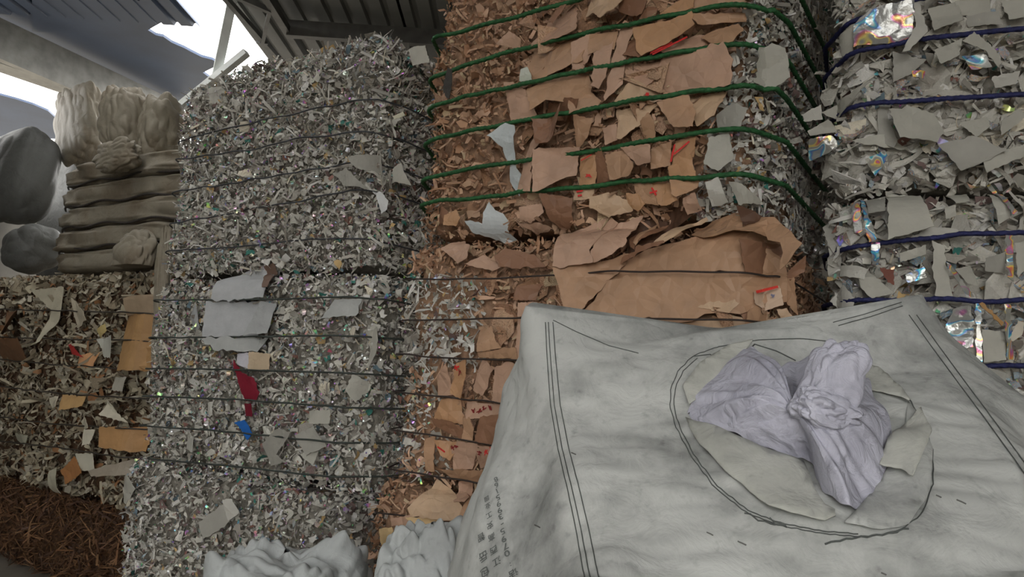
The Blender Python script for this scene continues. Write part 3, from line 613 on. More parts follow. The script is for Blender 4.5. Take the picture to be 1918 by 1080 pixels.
        F = (base + np.array([0, 1, 3, 2])[None, None, :]).reshape(-1, 4)
        col = pal(px, py, R, n)                                   # (n,3) linear
        col = np.repeat(col[:, None, :], 8, 1)
        if hue:
            h0, dh = R.random(n), R.normal(size=n) * .35
            sat = np.where(R.random(n) < .5, R.uniform(.3, .75, n), R.uniform(0, .2, n)); val = R.uniform(.6, 1.0, n)
            for k in range(K):
                h = (h0 + dh * k / K) % 1.0; i6 = h[:, None] * 6 + np.array([0, 4, 2])
                rgb = np.clip(np.abs(i6 % 6 - 3) - 1, 0, 1); rgb = val[:, None] * (1 - sat[:, None] * (1 - rgb))
                col[:, 2 * k] = rgb; col[:, 2 * k + 1] = rgb
        o = link(name, mesh_np(name, V.reshape(-1, 3) - s.off, F, M[mat], False, col.reshape(-1, 3)), s.root)
        o['kind'] = 'stuff'
        return o
    # -------- scraps that can be told apart: one object each
    def scraps(s, n, protos, faces, smin, smax, tilt, lift, pal, name, keep=None, under=False):
        R = s.rng; q = s.sample(faces, n); p, nr = s.mapped(q); px, py = project(s.to_world(p))
        if keep is not None:
            mk = keep(px, py, p); p, nr, px, py = p[mk], nr[mk], px[mk], py[mk]
        mk = (~s.covered(px, py) | under) & (p[:, 2] > .05) & (p[:, 2] < (9 if s.open_top else s.H - .05))
        p, nr, px, py = p[mk], nr[mk], px[mk], py[mk]
        n = len(p); col = pal(px, py, R, n)
        nn = nr + tilt * R.normal(size=(n, 3)); nn /= np.linalg.norm(nn, axis=1)[:, None]
        t = np.cross(nn, R.normal(size=(n, 3))); t /= np.linalg.norm(t, axis=1)[:, None]; b = np.cross(nn, t)
        p = p + nr * R.uniform(lift[0], lift[1], n)[:, None] - s.off
        sz = smin * (smax / smin) ** (R.random(n) ** 1.5); asp = R.uniform(.45, 1.0, n)
        ids = R.integers(0, len(protos), n)
        for i in range(n):
            o = bpy.data.objects.new(name, protos[ids[i]]); C.objects.link(o); o.parent = s.root
            a, bb, c = t[i] * sz[i], b[i] * sz[i] * asp[i], nn[i] * sz[i]
            o.matrix_local = Matrix(((a[0], bb[0], c[0], p[i, 0]), (a[1], bb[1], c[1], p[i, 1]), (a[2], bb[2], c[2], p[i, 2]), (0, 0, 0, 1)))
            o.color = (*col[i], 1)
    # -------- a sheet traced in the photograph, laid on this bale's front
    def sheet(s, pts, color, lift=.05, mat='paper_sheet', name='paper_sheet', crumple=.5, tilt=.22, curl=None, gx=None, gy=None, parent=None, grow=1.0):
        P = np.array([s.uv(x, y, lift) for x, y in pts]); n = len(P)
        P = P.mean(0) + (P - P.mean(0)) * grow
        lo, hi = P.min(0), P.max(0); size = float(np.max(hi - lo)); step = max(size / 13, .008)
        # jitter the outline a little so that long edges are torn rather than ruled
        B = []
        for i in range(n):
            a, b = P[i], P[(i + 1) % n]; k = max(1, int(np.linalg.norm(b - a) / (step * .9)))
            for j in range(k):
                q = a + (b - a) * j / k
                if j: q = q + s.rng.normal(size=2) * step * .15
                B.append(q)
        nb = len(B)
        gxs = np.arange(lo[0] + step * .5, hi[0], step); gys = np.arange(lo[1] + step * .5, hi[1], step)
        G = [np.array([a, b]) + s.rng.normal(size=2) * step * .15 for a in gxs for b in gys]
        allp = [Vector((float(q[0]), float(q[1]))) for q in B + G]
        vs, es, fs, *_ = delaunay_2d_cdt(allp, [], [list(range(nb))], 1, 1e-6)
        Q = np.array([[v.x, v.y] for v in vs])
        if len(fs) == 0: return None
        c = Q.mean(0)
        gx = s.rng.normal() * tilt if gx is None else gx
        gy = s.rng.normal() * tilt if gy is None else gy
        wv = Waves(int(s.rng.integers(1e6)), 5.0 / size, 5); w2 = Waves(int(s.rng.integers(1e6)), 16.0 / size, 5)
        wd = s.wf(Q[:, 0], Q[:, 1]) - lift + gx * (Q[:, 0] - c[0]) + gy * (Q[:, 1] - c[1])
        wd = wd + crumple * size * (.030 * wv(Q) + .012 * np.abs(w2(Q)) - .01)
        for _ in range(4):                                            # sharp fold lines
            an = s.rng.uniform(0, 6.28); dr = np.array([math.cos(an), math.sin(an)]); of = s.rng.normal() * .25 * size
            wd = wd + crumple * s.rng.normal() * .20 * np.abs((Q - c) @ dr - of) * (s.rng.random() < .8)
        if curl is not None:
            ax, ay, amt = curl; dd = ((Q - c) @ np.array([ax, ay])) / size
            wd = wd - amt * np.clip(dd, 0, None) ** 2
        V = np.c_[Q[:, 0], wd, Q[:, 1]] - s.off
        me = mesh_np(name, V, [list(f) for f in fs], M[mat], False)
        o = link(name, me, s.root if parent is None else parent, color)
        if parent is not None: pass
        so = o.modifiers.new('thickness', 'SOLIDIFY'); so.thickness = .0022; so.offset = 0
        return o
    def mark(s, strokes, color, wpx, lift, parent, name='red_print'):
        """inked strokes on a sheet (child of that sheet)"""
        m = MB()
        for st in strokes:
            Q = [s.uv(x, y, lift) for x, y in st]
            h = wpx / 2 / 460.0
            for a, b in zip(Q[:-1], Q[1:]):
                t = (b - a) / (np.linalg.norm(b - a) + 1e-9); nrm = np.array([-t[1], t[0]]) * h
                vs = []
                for q in (a - nrm, b - nrm, b + nrm, a + nrm): vs.append((q[0] - s.off[0], float(s.wf(q[0], q[1])) - lift - s.off[1], q[1] - s.off[2]))
                m.add(vs, [[0, 1, 2, 3]])
        return m.build(name, M['print'], parent, color)
    def rope(s, pts, color, rad, lift, name='rope', twisted=True, ext=(True, True), wob=.004):
        Q = np.array([s.uv(x, y, lift) for x, y in pts])
        path = []
        sl0 = (Q[1, 1] - Q[0, 1]) / (Q[1, 0] - Q[0, 0] + 1e-9); sl1 = (Q[-1, 1] - Q[-2, 1]) / (Q[-1, 0] - Q[-2, 0] + 1e-9)
        sl0, sl1 = np.clip(sl0, -.12, .12), np.clip(sl1, -.12, .12)
        if ext[0] and Q[0, 0] > .02:
            v0 = Q[0, 1] - sl0 * Q[0, 0]; Q = np.r_[[[.0, v0]], Q]
        if ext[1] and Q[-1, 0] < s.L - .02:
            v1 = Q[-1, 1] + sl1 * (s.L - Q[-1, 0]); Q = np.r_[Q, [[s.L, v1]]]
        Q = resample(Q, .02)
        wv = Waves(int(s.rng.integers(1e6)), 30, 5)
        P3 = np.c_[Q[:, 0], s.wf(Q[:, 0], Q[:, 1]) - lift, Q[:, 1]]
        dents = wv(P3 * np.array([1, 0, 0])); P3[:, 1] += wob * dents; P3[:, 2] += wob * .8 * wv(P3 + 5.0)
        if ext[0]: P3 = np.r_[[[-lift * .7, s.D * .95, Q[0, 1]], [-lift * .7, s.D * .5, Q[0, 1]], [-lift * .7, s.r * 1.2, Q[0, 1]]], P3[1:]]
        if ext[1]: P3 = np.r_[P3[:-1], [[s.L + lift * .7, s.r * 1.2, Q[-1, 1]], [s.L + lift * .7, s.D * .5, Q[-1, 1]], [s.L + lift * .7, s.D * .95, Q[-1, 1]]]]
        P3 = resample(P3, .012 if twisted else .03)
        V, F = tube_np(P3, rad, 9 if twisted else 5, 3 if twisted else 0, 170.0)
        return link(name, mesh_np(name, V - s.off, F, M['rope' if twisted else 'wire'], True), s.root, color)

# shared scrap shapes
def scrap_proto(i, mat, slim=1.0):
    r = np.random.default_rng(900 + i); n = int(r.integers(5, 9))
    th = np.sort(r.uniform(0, 2 * np.pi, n) * .35 + np.linspace(0, 2 * np.pi, n, endpoint=False) * 1.0)
    rad = r.uniform(.32, .55, n); x, y = rad * np.cos(th), rad * np.sin(th) * slim
    k = r.normal() * .9; k2 = r.normal() * .5; f = lambda a, b: k * (a * a - .05) + k2 * a * b + .03 * math.sin(9 * a + i)
    V = [(x[j], y[j], f(x[j], y[j])) for j in range(n)] + [(x[j] * .5, y[j] * .5, f(x[j] * .5, y[j] * .5)) for j in range(n)] + [(0, 0, f(0, 0))]
    V += [(a, b, c - .02) for a, b, c in V[:n]]
    F = []
    for j in range(n):
        j2 = (j + 1) % n
        F += [[j, j2, n + j2, n + j], [n + j, n + j2, 2 * n], [j2, j, 2 * n + 1 + j, 2 * n + 1 + j2]]
    return mesh_np('scrap', V, F, mat, False)
def strip_proto(i, mat):
    r = np.random.default_rng(700 + i); K = 6; V, F = [], []
    k, tw = r.normal() * 1.2, r.normal() * .9; wd = r.uniform(.06, .13)
    for j in range(K):
        t = j / (K - 1) - .5; h = k * (t * t - .08); a = tw * t
        jw = wd * r.uniform(.8, 1.1)
        for sg in (-1, 1): V.append((t, sg * jw * math.cos(a), h + sg * jw * math.sin(a)))
    for j in range(K - 1): F.append([2 * j, 2 * j + 1, 2 * j + 3, 2 * j + 2])
    return mesh_np('strip', V, F, mat, False)
PAPER = [scrap_proto(i, M['paper_sheet']) for i in range(14)]
STRIP = [strip_proto(i, M['paper_sheet']) for i in range(10)]
KRAFT = [scrap_proto(i + 20, M['kraft_sheet']) for i in range(14)]
FOILP = [scrap_proto(i + 40, M['foil'], .6) for i in range(8)] + [strip_proto(i + 40, M['foil']) for i in range(4)]

def palette(cols, wts, jit=.18):
    cols = np.array([lin(c) for c in cols]); wts = np.array(wts, float); wts /= wts.sum()
    def f(px, py, R, n):
        k = R.choice(len(cols), n, p=wts); return np.clip(cols[k] * R.uniform(1 - jit, 1 + jit, (n, 1)), 0, .95)
    return f
GREY = palette([(198, 195, 186), (184, 181, 172), (210, 208, 203), (164, 159, 150), (140, 133, 124), (212, 204, 186)], [5, 5, 3, 2, 1, 1])
GREYBITS = palette([(196, 193, 184), (180, 177, 168), (208, 206, 201), (150, 145, 136), (120, 100, 96), (150, 110, 100), (110, 130, 140), (200, 170, 120), (60, 120, 110)],
                   [6, 6, 3, 3, 1, .4, .4, .5, .3])
TAN = palette([(192, 158, 130), (184, 146, 117), (200, 164, 138), (166, 127, 98), (198, 174, 142), (146, 110, 86)], [5, 5, 4, 3, 2, 1.5])
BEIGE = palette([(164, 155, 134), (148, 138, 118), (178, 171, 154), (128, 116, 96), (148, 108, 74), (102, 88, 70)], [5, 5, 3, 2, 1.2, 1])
FIBRE = palette([(110, 78, 52), (92, 64, 44), (128, 96, 66), (74, 52, 40)], [3, 4, 2, 2])
def mixpal(test, pa, pb):
    def f(px, py, R, n):
        a, b = pa(px, py, R, n), pb(px, py, R, n); return np.where(test(px, py, R, n)[:, None], a, b)
    return f

EX = np.array([.835, -.55])
def line_pt(px, py, back=0.0):
    """where the view ray through a pixel meets the long front line of the left and middle stacks"""
    ey = np.array([.55, .835, 0]) / np.hypot(.55, .835); P0 = np.array([0, 3.0, 1.6]) + ey * back
    d = ray(px, py); t = ((P0 - CAM) @ ey) / (d @ ey); return CAM + d * t
def span(pl, pr, back=0.0):
    a, b = line_pt(*pl, back), line_pt(*pr, back)
    return a[:2], float(np.linalg.norm(b[:2] - a[:2]))

GB = 'bales stacked in the shed'
Z1, Z2, Z3 = 1.12, 2.17, 3.3
def in_frame(px, py, p): return (px > -60) & (px < 1978) & (py > -60) & (py < 1140)

# ---- middle stack
a, L = span((806, 230), (1430, 200))
cu = Bale('kraft_paper_bale', 'brown kraft paper bale tied with green ropes at the top of the middle stack', a, EX, L, 1.2, Z2, 3.42, M['core_kraft'], 11, GB, r=.09, key='cu', open_top=True)
a, L = span((752, 640), (1432, 560))
cm = Bale('kraft_paper_bale', 'brown kraft bale bound with thin dark wires below the green-roped bale', a, EX, L, 1.2, Z1, Z2, M['core_kraft'], 12, GB, r=.10, key='cm')
a, L = span((698, 980), (1432, 980))
cl = Bale('kraft_paper_bale', 'loose brown paper bale at the bottom behind the white plastic sacks', a, EX, L, 1.2, 0, Z1, M['core_kraft'], 13, GB, r=.10, key='cl')
# ---- left stack
a, L = span((338, 250), (714, 250), .02)
lu = Bale('shredded_paper_bale', 'grey shredded paper bale on top of the left stack under the roof', a, EX, L, .8, 2.05, 3.25, M['core_grey'], 21, GB, r=.11, key='lu', open_top=True)
a, L = span((292, 640), (694, 640), .02)
lm = Bale('shredded_paper_bale', 'grey shredded paper bale with large white sheet and crimson scrap in its face', a, EX, L, .8, 1.0, 2.05, M['core_grey'], 22, GB, r=.10, key='lm')
a, L = span((232, 1000), (628, 1000), .0)
ll = Bale('shredded_paper_bale', 'grey shredded paper bale at the bottom of the left stack', a, EX, L, .8, 0, 1.0, M['core_grey'], 23, GB, r=.10, key='ll')
# ---- right stack
EXR = np.array([.905, -.425]); AR = at_y(1567, 300, 2.5)[:2]
ru = Bale('foil_paper_bale', 'grey card bale with rainbow foil and blue ropes at top right', AR, EXR, 1.45, .42, 2.28, 3.4, M['core_grey'], 31, GB, r=.10, key='ru', open_top=True)
rl = Bale('foil_paper_bale', 'grey card and rainbow foil strip bale behind the jumbo bag at right', AR + np.array([.01, 0]), EXR, 1.45, .42, 1.2, 2.28, M['core_grey'], 32, GB, r=.09, key='rl')
rb = Bale('foil_paper_bale', 'grey card bale at the foot of the right stack behind the jumbo bag', AR, EXR, 1.45, .42, 0, 1.2, M['core_grey'], 33, GB, r=.08, key='rb')
# ---- far left stack
a, L = span((-25, 560), (300, 560), .30)
fm = Bale('mixed_paper_bale', 'beige mixed paper and card bale under the bundled woven sacks at far left', a, EX, L, .9, .58, 2.16, M['core_brown'], 41, GB, r=.10, key='fm')
a, L = span((-25, 980), (255, 980), .34)
fb = Bale('brown_fibre_bale', 'dark brown fibre bale at the bottom left corner', a, EX, L, .9, 0, .58, M['core_brown'], 42, GB, r=.08, key='fb')

FT, FTR = ['front'], ['front', 'top', 'right', 'left']
blank = lambda px, py, R, n: np.full((n, 3), .8)
# left stack filling
for bl, n, ns in ((lu, 15000, 4), (lm, 14000, 12), (ll, 10000, 12)):
    bl.shards(n, FTR, .014, .055, .3, .95, .75, (-.02, .03), GREYBITS)
    bl.shards(n // ns, FTR, .04, .13, .06, .16, .7, (-.01, .04), GREY, name='paper_strips', curl=1.2)
    bl.shards(n // 3, FTR, .008, .03, .3, .9, .7, (.0, .04), blank, 'foil_scrap', 'foil_flecks', hue=True)
    bl.scraps(280, PAPER + PAPER + STRIP, ['front', 'top'], .04, .10, .45, (.01, .045), GREY, 'paper_scrap', in_frame)
    bl.scraps(110, FOILP, FT, .03, .065, .5, (.02, .05), GREY, 'foil_scrap', in_frame)
# middle stack, top: brown with a grey right end
isgrey = lambda px, py, R, n: (px + R.normal(size=n) * 14) > 1385 - (py) * .22
cu.shards(13000, FTR, .015, .06, .2, .8, .8, (-.02, .025), mixpal(isgrey, GREYBITS, TAN))
cu.shards(6000, ['front', 'right'], .015, .06, .2, .8, .6, (.0, .03), GREYBITS, keep=lambda px, py, p: px > 1395 - .22 * py)
cu.shards(2500, FTR, .05, .13, .06, .18, .7, (-.01, .03), mixpal(isgrey, GREY, TAN), name='paper_strips', curl=1.2)
cu.shards(1500, FTR, .008, .03, .3, .9, .7, (.01, .035), blank, 'foil_scrap', 'foil_flecks', hue=True, keep=lambda px, py, p: px > 1400 - .22 * py)
cu.scraps(260, KRAFT, ['front', 'top'], .05, .12, .5, (.0, .03), TAN, 'kraft_scrap', lambda px, py, p: in_frame(px, py, p) & (px < 1370 - .22 * py))
cu.scraps(380, PAPER + STRIP, ['front', 'right'], .04, .10, .5, (.0, .03), GREY, 'paper_scrap', lambda px, py, p: in_frame(px, py, p) & (px > 1390 - .22 * py))
inleft = lambda px, py, R, n: ((px < 905 + R.normal(size=n) * 10) & (py > 515) & (py < 690)) | ((px < 835 + R.normal(size=n) * 12) & (py > 680) & (R.random(n) < .55)) | (px > 1520)
cm.shards(12000, FTR, .015, .055, .2, .8, .8, (-.02, .025), mixpal(inleft, GREYBITS, TAN))
cm.shards(2000, FTR, .05, .12, .06, .18, .7, (-.01, .03), mixpal(inleft, GREY, TAN), name='paper_strips', curl=1.2)
cm.shards(2200, FTR, .008, .03, .3, .9, .7, (.01, .035), blank, 'foil_scrap', 'foil_flecks', hue=True, keep=lambda px, py, p: (px < 900) & (py > 510) & ((py < 690) | (px < 830)))
cm.scraps(260, KRAFT, ['front', 'right'], .05, .11, .5, (.0, .03), TAN, 'kraft_scrap', lambda px, py, p: in_frame(px, py, p) & ~((px < 905) & (py > 510)))
cm.scraps(160, PAPER + STRIP, FT, .03, .07, .5, (.01, .03), GREY, 'paper_scrap', lambda px, py, p: (px < 890) & (py > 520) & (py < 690))
cl.shards(8000, FTR, .015, .06, .15, .7, .8, (-.02, .03), TAN)
cl.shards(1800, FTR, .05, .12, .06, .2, .7, (-.01, .04), TAN, name='paper_strips', curl=1.3)
cl.scraps(260, KRAFT, ['front', 'top'], .06, .13, .6, (.0, .04), TAN, 'kraft_scrap', in_frame)
cu.scraps(200, KRAFT, FT, .11, .22, .16, (.0, .02), TAN, 'kraft_scrap', lambda px, py, p: in_frame(px, py, p) & (px > 965) & (px < 1340 - .22 * py), under=True)
cm.scraps(130, KRAFT, FT, .10, .20, .18, (.0, .02), TAN, 'kraft_scrap', lambda px, py, p: in_frame(px, py, p) & (px > 850 + 60 * (py < 690)) & (px < 1500) & ~((px > 1110) & (py > 440) & (py < 600)), under=True)
# right stack
for bl, n in ((ru, 6000), (rl, 6000), (rb, 1500)):
    bl.shards(n, FTR, .02, .08, .2, .9, .8, (-.03, .02), GREYBITS)
    bl.shards(n // 4, FTR, .05, .14, .06, .2, .7, (-.02, .03), GREY, name='paper_strips', curl=1.0)
    bl.shards(n // 6, FTR, .012, .04, .25, .9, .7, (.0, .03), blank, 'foil_scrap', 'foil_flecks', hue=True)
    if bl is not rb:
        bl.scraps(520, PAPER, FT, .10, .20, .2, (-.01, .015), GREY, 'card_scrap', in_frame, under=True)
        bl.scraps(650, PAPER + STRIP, ['front', 'left'], .05, .14, .35, (.005, .04), GREY, 'paper_scrap', in_frame)
        bl.scraps(340, FOILP, ['front'], .04, .10, .35, (.015, .04), GREY, 'foil_scrap', in_frame)
# far left
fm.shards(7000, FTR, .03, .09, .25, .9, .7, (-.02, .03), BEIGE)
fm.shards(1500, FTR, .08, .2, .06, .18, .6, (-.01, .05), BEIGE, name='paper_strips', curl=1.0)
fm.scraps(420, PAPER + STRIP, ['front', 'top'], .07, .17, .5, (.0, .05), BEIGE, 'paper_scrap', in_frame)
fb.shards(6000, FTR, .08, .25, .03, .08, .5, (-.02, .04), FIBRE, name='brown_fibres', curl=1.0)

# ------------------------------------------------------------------ traced sheets, prints, ropes
BALES = {'cu': cu, 'cm': cm, 'cl': cl, 'lu': lu, 'lm': lm, 'll': ll, 'ru': ru, 'rl': rl, 'fm': fm}
RED, DRED = (214, 52, 50), (128, 34, 34)
def glyph(x, y, k=1.0, n=1):
    """a few brush-like strokes, as the red handwriting on the cartons looks at this distance"""
    r = random.Random(int(x * 7 + y)); out = []
    for i in range(n):
        cx, cy = x + i * 11 * k, y - i * 5 * k
        for _ in range(4):
            a = r.choice([0, math.pi / 2, .8, 2.3]) + r.uniform(-.2, .2) - .35; h = r.uniform(3, 5.5) * k
            ox, oy = r.uniform(-3, 3) * k, r.uniform(-3, 3) * k
            out.append([(cx + ox - h * math.cos(a), cy + oy - h * math.sin(a)), (cx + ox + h * math.cos(a), cy + oy + h * math.sin(a))])
    return out
MARKS = {1: [(glyph(1226, 86, 1.3, 1), DRED, 2), (glyph(1240, 82, 1.3, 3), DRED, 2), ([[(1222, 104), (1262, 83)], [(1226, 106), (1290, 72)]], RED, 3)],
         2: [(glyph(1216, 180, .8), RED, 3)], 3: [(glyph(1105, 330, 1.0), RED, 2), ([[(1092, 303), (1112, 292)]], RED, 2)],
         4: [([[(1264, 290), (1293, 266)], [(1258, 304), (1266, 272)]], RED, 3)], 5: [([[(1222, 352), (1230, 366)], [(1218, 362), (1232, 358)]], RED, 3)],
         6: [([[(1082, 360), (1094, 358)], [(1084, 368), (1092, 366)]], RED, 3)], 7: [([[(1409, 543), (1446, 530)]], (226, 60, 48), 4), (glyph(1436, 548, .7), (150, 150, 180), 2)],
         8: [([[(858, 684), (862, 694)], [(856, 690), (866, 686)]], RED, 3), (glyph(868, 698, .8), DRED, 2)],
         9: [(glyph(892, 768, .9), DRED, 2), (glyph(904, 769, .9, 1), DRED, 2), (glyph(914, 766, .9, 2), DRED, 2)],
         10: [([[(822, 836), (836, 846)]], RED, 3), (glyph(850, 838, .7, 2), DRED, 2)], 11: [(glyph(901, 848, .8), DRED, 2), (glyph(914, 846, .9, 2), RED, 2)]}
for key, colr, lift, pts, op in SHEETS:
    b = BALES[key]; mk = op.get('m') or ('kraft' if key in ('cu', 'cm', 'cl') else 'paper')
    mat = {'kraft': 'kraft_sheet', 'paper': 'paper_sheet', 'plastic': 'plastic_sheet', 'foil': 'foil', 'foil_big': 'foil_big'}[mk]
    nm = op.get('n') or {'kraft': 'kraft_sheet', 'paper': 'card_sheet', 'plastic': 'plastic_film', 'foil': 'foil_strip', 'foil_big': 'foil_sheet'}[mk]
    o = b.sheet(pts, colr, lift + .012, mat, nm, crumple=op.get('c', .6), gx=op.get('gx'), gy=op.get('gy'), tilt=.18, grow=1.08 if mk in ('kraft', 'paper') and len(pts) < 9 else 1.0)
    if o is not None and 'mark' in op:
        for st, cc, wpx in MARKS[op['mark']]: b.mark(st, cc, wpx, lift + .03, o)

GRN, BLU, BLK = (44, 98, 56), (40, 44, 92), (58, 48, 44)
for p in ([(890,55),(905,52),(960,38),(1050,14),(1090,3),(1250,-40)], [(862,130),(960,102),(1020,86),(1100,68),(1200,45),(1300,25),(1400,7),(1450,0)],
          [(826,195),(870,183),(950,170),(1000,160),(1090,140),(1200,116),(1300,97),(1400,80),(1450,76)],
          [(815,263),(880,248),(960,235),(1010,225),(1100,210),(1200,190),(1300,173),(1400,157),(1455,150)],
          [(805,333),(850,325),(900,316),(975,305),(1004,300),(1085,288),(1150,278),(1200,268),(1330,250),(1420,238)],
          [(790,382),(830,377),(900,370),(1000,360),(1100,350),(1200,340),(1300,333),(1420,323)]):
    cu.rope(p, GRN, .0085, .078, 'green_rope')
for p in ([(770,523),(840,523),(930,522),(1070,515),(1150,509),(1300,510),(1460,510)], [(760,600),(1000,596),(1100,596),(1250,597),(1450,601)],
          [(763,664),(850,671),(980,675),(1100,678)], [(770,736),(830,742),(955,756),(1000,760)], [(730,805),(800,813),(870,824),(930,834)],
          [(740,880),(800,890),(860,898),(915,908)]):
    cm.rope(p, BLK, .0036, .088, 'baling_wire', False, wob=.002)
cl.rope([(700, 958), (830,975),(895,988)], BLK, .0034, .06, 'baling_wire', False)
for p in ([(1575,103),(1640,93),(1700,82),(1760,76),(1840,66),(1918,58)], [(1585,202),(1650,192),(1700,190),(1780,187),(1905,183)], [(1630,30),(1690,8),(1800,-12)]):
    ru.rope(p, BLU, .0078, .068, 'blue_rope')
for p in ([(1600,460),(1690,452),(1760,447),(1800,440),(1918,436)], [(1600,562),(1750,562),(1820,564),(1918,564)], [(1600,680),(1795,683),(1850,685),(1918,688)]):
    rl.rope(p, BLU, .0075, .070, 'blue_rope')
for p in ([(353,297),(420,292),(500,280),(560,262),(633,253)], [(320,420),(420,405),(560,378)], [(325,470),(450,462),(580,450),(640,448)], [(400,250),(500,228),(600,205)], [(330,360),(450,345),(600,318)]):
    lu.rope(p, (64, 66, 70), .0042, .05, 'baling_wire', False, wob=.006)
for p in ([(320,562),(410,562),(510,561),(640,556),(700,556)], [(310,632),(400,632),(640,628)], [(290,690),(440,692),(640,698)], [(280,742),(450,748),(640,762)],
          [(270,797),(400,805),(600,825)], [(265,860),(420,870),(600,890)]):
    lm.rope(p, (62, 68, 64), .0046, .085, 'baling_wire', False, wob=.002)
for p in ([(35,580),(110,582),(240,585)], [(40,633),(100,635),(210,637)], [(0,672),(120,684),(190,687),(260,692)], [(0,722),(100,735),(240,745)], [(0,780),(100,792),(250,804)], [(0,825),(120,838),(180,848)]):
    fm.rope(p, (60, 54, 48), .005, .10, 'baling_wire', False)

# ------------------------------------------------------------------ woven cloth
def woven(name, rgb, stain, stain_amt, weave=420, cscale=11, cstr=.5):
    m, nt, b = new_mat(name)
    tc = node(nt, 'ShaderNodeTexCoord')
    n1 = node(nt, 'ShaderNodeTexNoise'); n1.inputs['Scale'].default_value = 3.2; n1.inputs['Detail'].default_value = 7; n1.inputs['Roughness'].default_value = .65
    nt.links.new(tc.outputs['Object'], n1.inputs['Vector'])
    n2 = node(nt, 'ShaderNodeTexNoise'); n2.inputs['Scale'].default_value = 38; n2.inputs['Detail'].default_value = 5
    nt.links.new(tc.outputs['Object'], n2.inputs['Vector'])
    mr = node(nt, 'ShaderNodeMapRange'); mr.inputs[1].default_value = .48; mr.inputs[2].default_value = .75; mr.inputs[4].default_value = stain_amt
    nt.links.new(n1.outputs['Fac'], mr.inputs[0])
    m2 = node(nt, 'ShaderNodeMapRange'); m2.inputs[1].default_value = .60; m2.inputs[2].default_value = .78; m2.inputs[4].default_value = .35
    nt.links.new(n2.outputs['Fac'], m2.inputs[0])
    ad = node(nt, 'ShaderNodeMath', operation='ADD', use_clamp=True); nt.links.new(mr.outputs[0], ad.inputs[0]); nt.links.new(m2.outputs[0], ad.inputs[1])
    mx = node(nt, 'ShaderNodeMix', data_type='RGBA'); mx.inputs[6].default_value = (*lin(rgb), 1); mx.inputs[7].default_value = (*lin(stain), 1)
    nt.links.new(ad.outputs[0], mx.inputs[0]); nt.links.new(mx.outputs[2], b.inputs['Base Color'])
    b.inputs['Roughness'].default_value = .6; b.inputs['Specular IOR Level'].default_value = .35
    br = node(nt, 'ShaderNodeTexBrick'); br.inputs['Scale'].default_value = weave / 4
    nt.links.new(tc.outputs['Object'], br.inputs['Vector'])
    n3 = node(nt, 'ShaderNodeTexNoise'); n3.inputs['Scale'].default_value = cscale; n3.inputs['Detail'].default_value = 6; n3.inputs['Distortion'].default_value = .8
    nt.links.new(tc.outputs['Object'], n3.inputs['Vector'])
    bp = node(nt, 'ShaderNodeBump'); bp.inputs['Strength'].default_value = cstr; bp.inputs['Distance'].default_value = .02
    nt.links.new(n3.outputs['Fac'], bp.inputs['Height'])
    b2 = node(nt, 'ShaderNodeBump'); b2.inputs['Strength'].default_value = .12; b2.inputs['Distance'].default_value = .001
    nt.links.new(br.outputs['Fac'], b2.inputs['Height']); nt.links.new(bp.outputs[0], b2.inputs['Normal']); nt.links.new(b2.outputs[0], b.inputs['Normal'])
    return m
bagmat = woven('grey_woven_polypropylene', (186, 188, 185), (84, 86, 84), .9)
flapmat = woven('pale_woven_flap', (184, 185, 178), (128, 129, 122), .8)
clothmat = woven('lilac_white_liner_cloth', (192, 192, 206), (136, 136, 150), .75, cscale=20, cstr=.9)
sackmat = woven('white_sack_cloth', (172, 176, 176), (128, 130, 128), .6)
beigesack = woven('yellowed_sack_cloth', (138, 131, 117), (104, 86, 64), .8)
greysack = woven('dusty_grey_sack_cloth', (94, 95, 93), (66, 66, 64), .7)

def catmull(P, t, closed=False):
    """P (n,...) control points sampled at t in [0, n-1] (or n if closed)"""
    n = len(P); i = np.floor(t).astype(int); f = (t - i)
    idx = (lambda k: k % n) if closed else (lambda k: np.clip(k, 0, n - 1))
    p0, p1, p2, p3 = P[idx(i - 1)], P[idx(i)], P[idx(i + 1)], P[idx(i + 2)]
    f = f.reshape((-1,) + (1,) * (P.ndim - 1))
    return .5 * (2 * p1 + (p2 - p0) * f + (2 * p0 - 5 * p1 + 4 * p2 - p3) * f ** 2 + (3 * p1 - p0 - 3 * p2 + p3) * f ** 3)

# ---- the jumbo bag
ROWS = [((1012,570,2.00), (1032,592,1.94), (1690,568,1.84), (1706,566,1.92), (26,56,44,32,12)),
        ((985,640,2.03), (1036,672,1.86), (1745,645,1.78), (1772,646,1.90), (14,30,26,20,8)),
        ((962,730,2.03), (1043,760,1.76), (1800,715,1.68), (1852,712,1.85), (8,18,18,12,4)),
        ((935,820,2.00), (1058,840,1.66), (1850,785,1.58), (1932,780,1.80), (4,10,14,10,4)),
        ((905,905,1.97), (1078,920,1.56), (1905,860,1.48), (2020,850,1.75), (4,10,14,10,4)),
        ((872,1000,1.93), (1096,1000,1.46), (1965,945,1.38), (2120,930,1.70), (6,14,18,14,6)),
        ((850,1080,1.90), (1112,1085,1.37), (2040,1060,1.30), (2250,1020,1.65), (6,14,18,14,6)),
        ((832,1200,1.86), (1135,1200,1.27), (2150,1200,1.20), (2400,1150,1.60), (6,14,18,14,6))]
rings = []
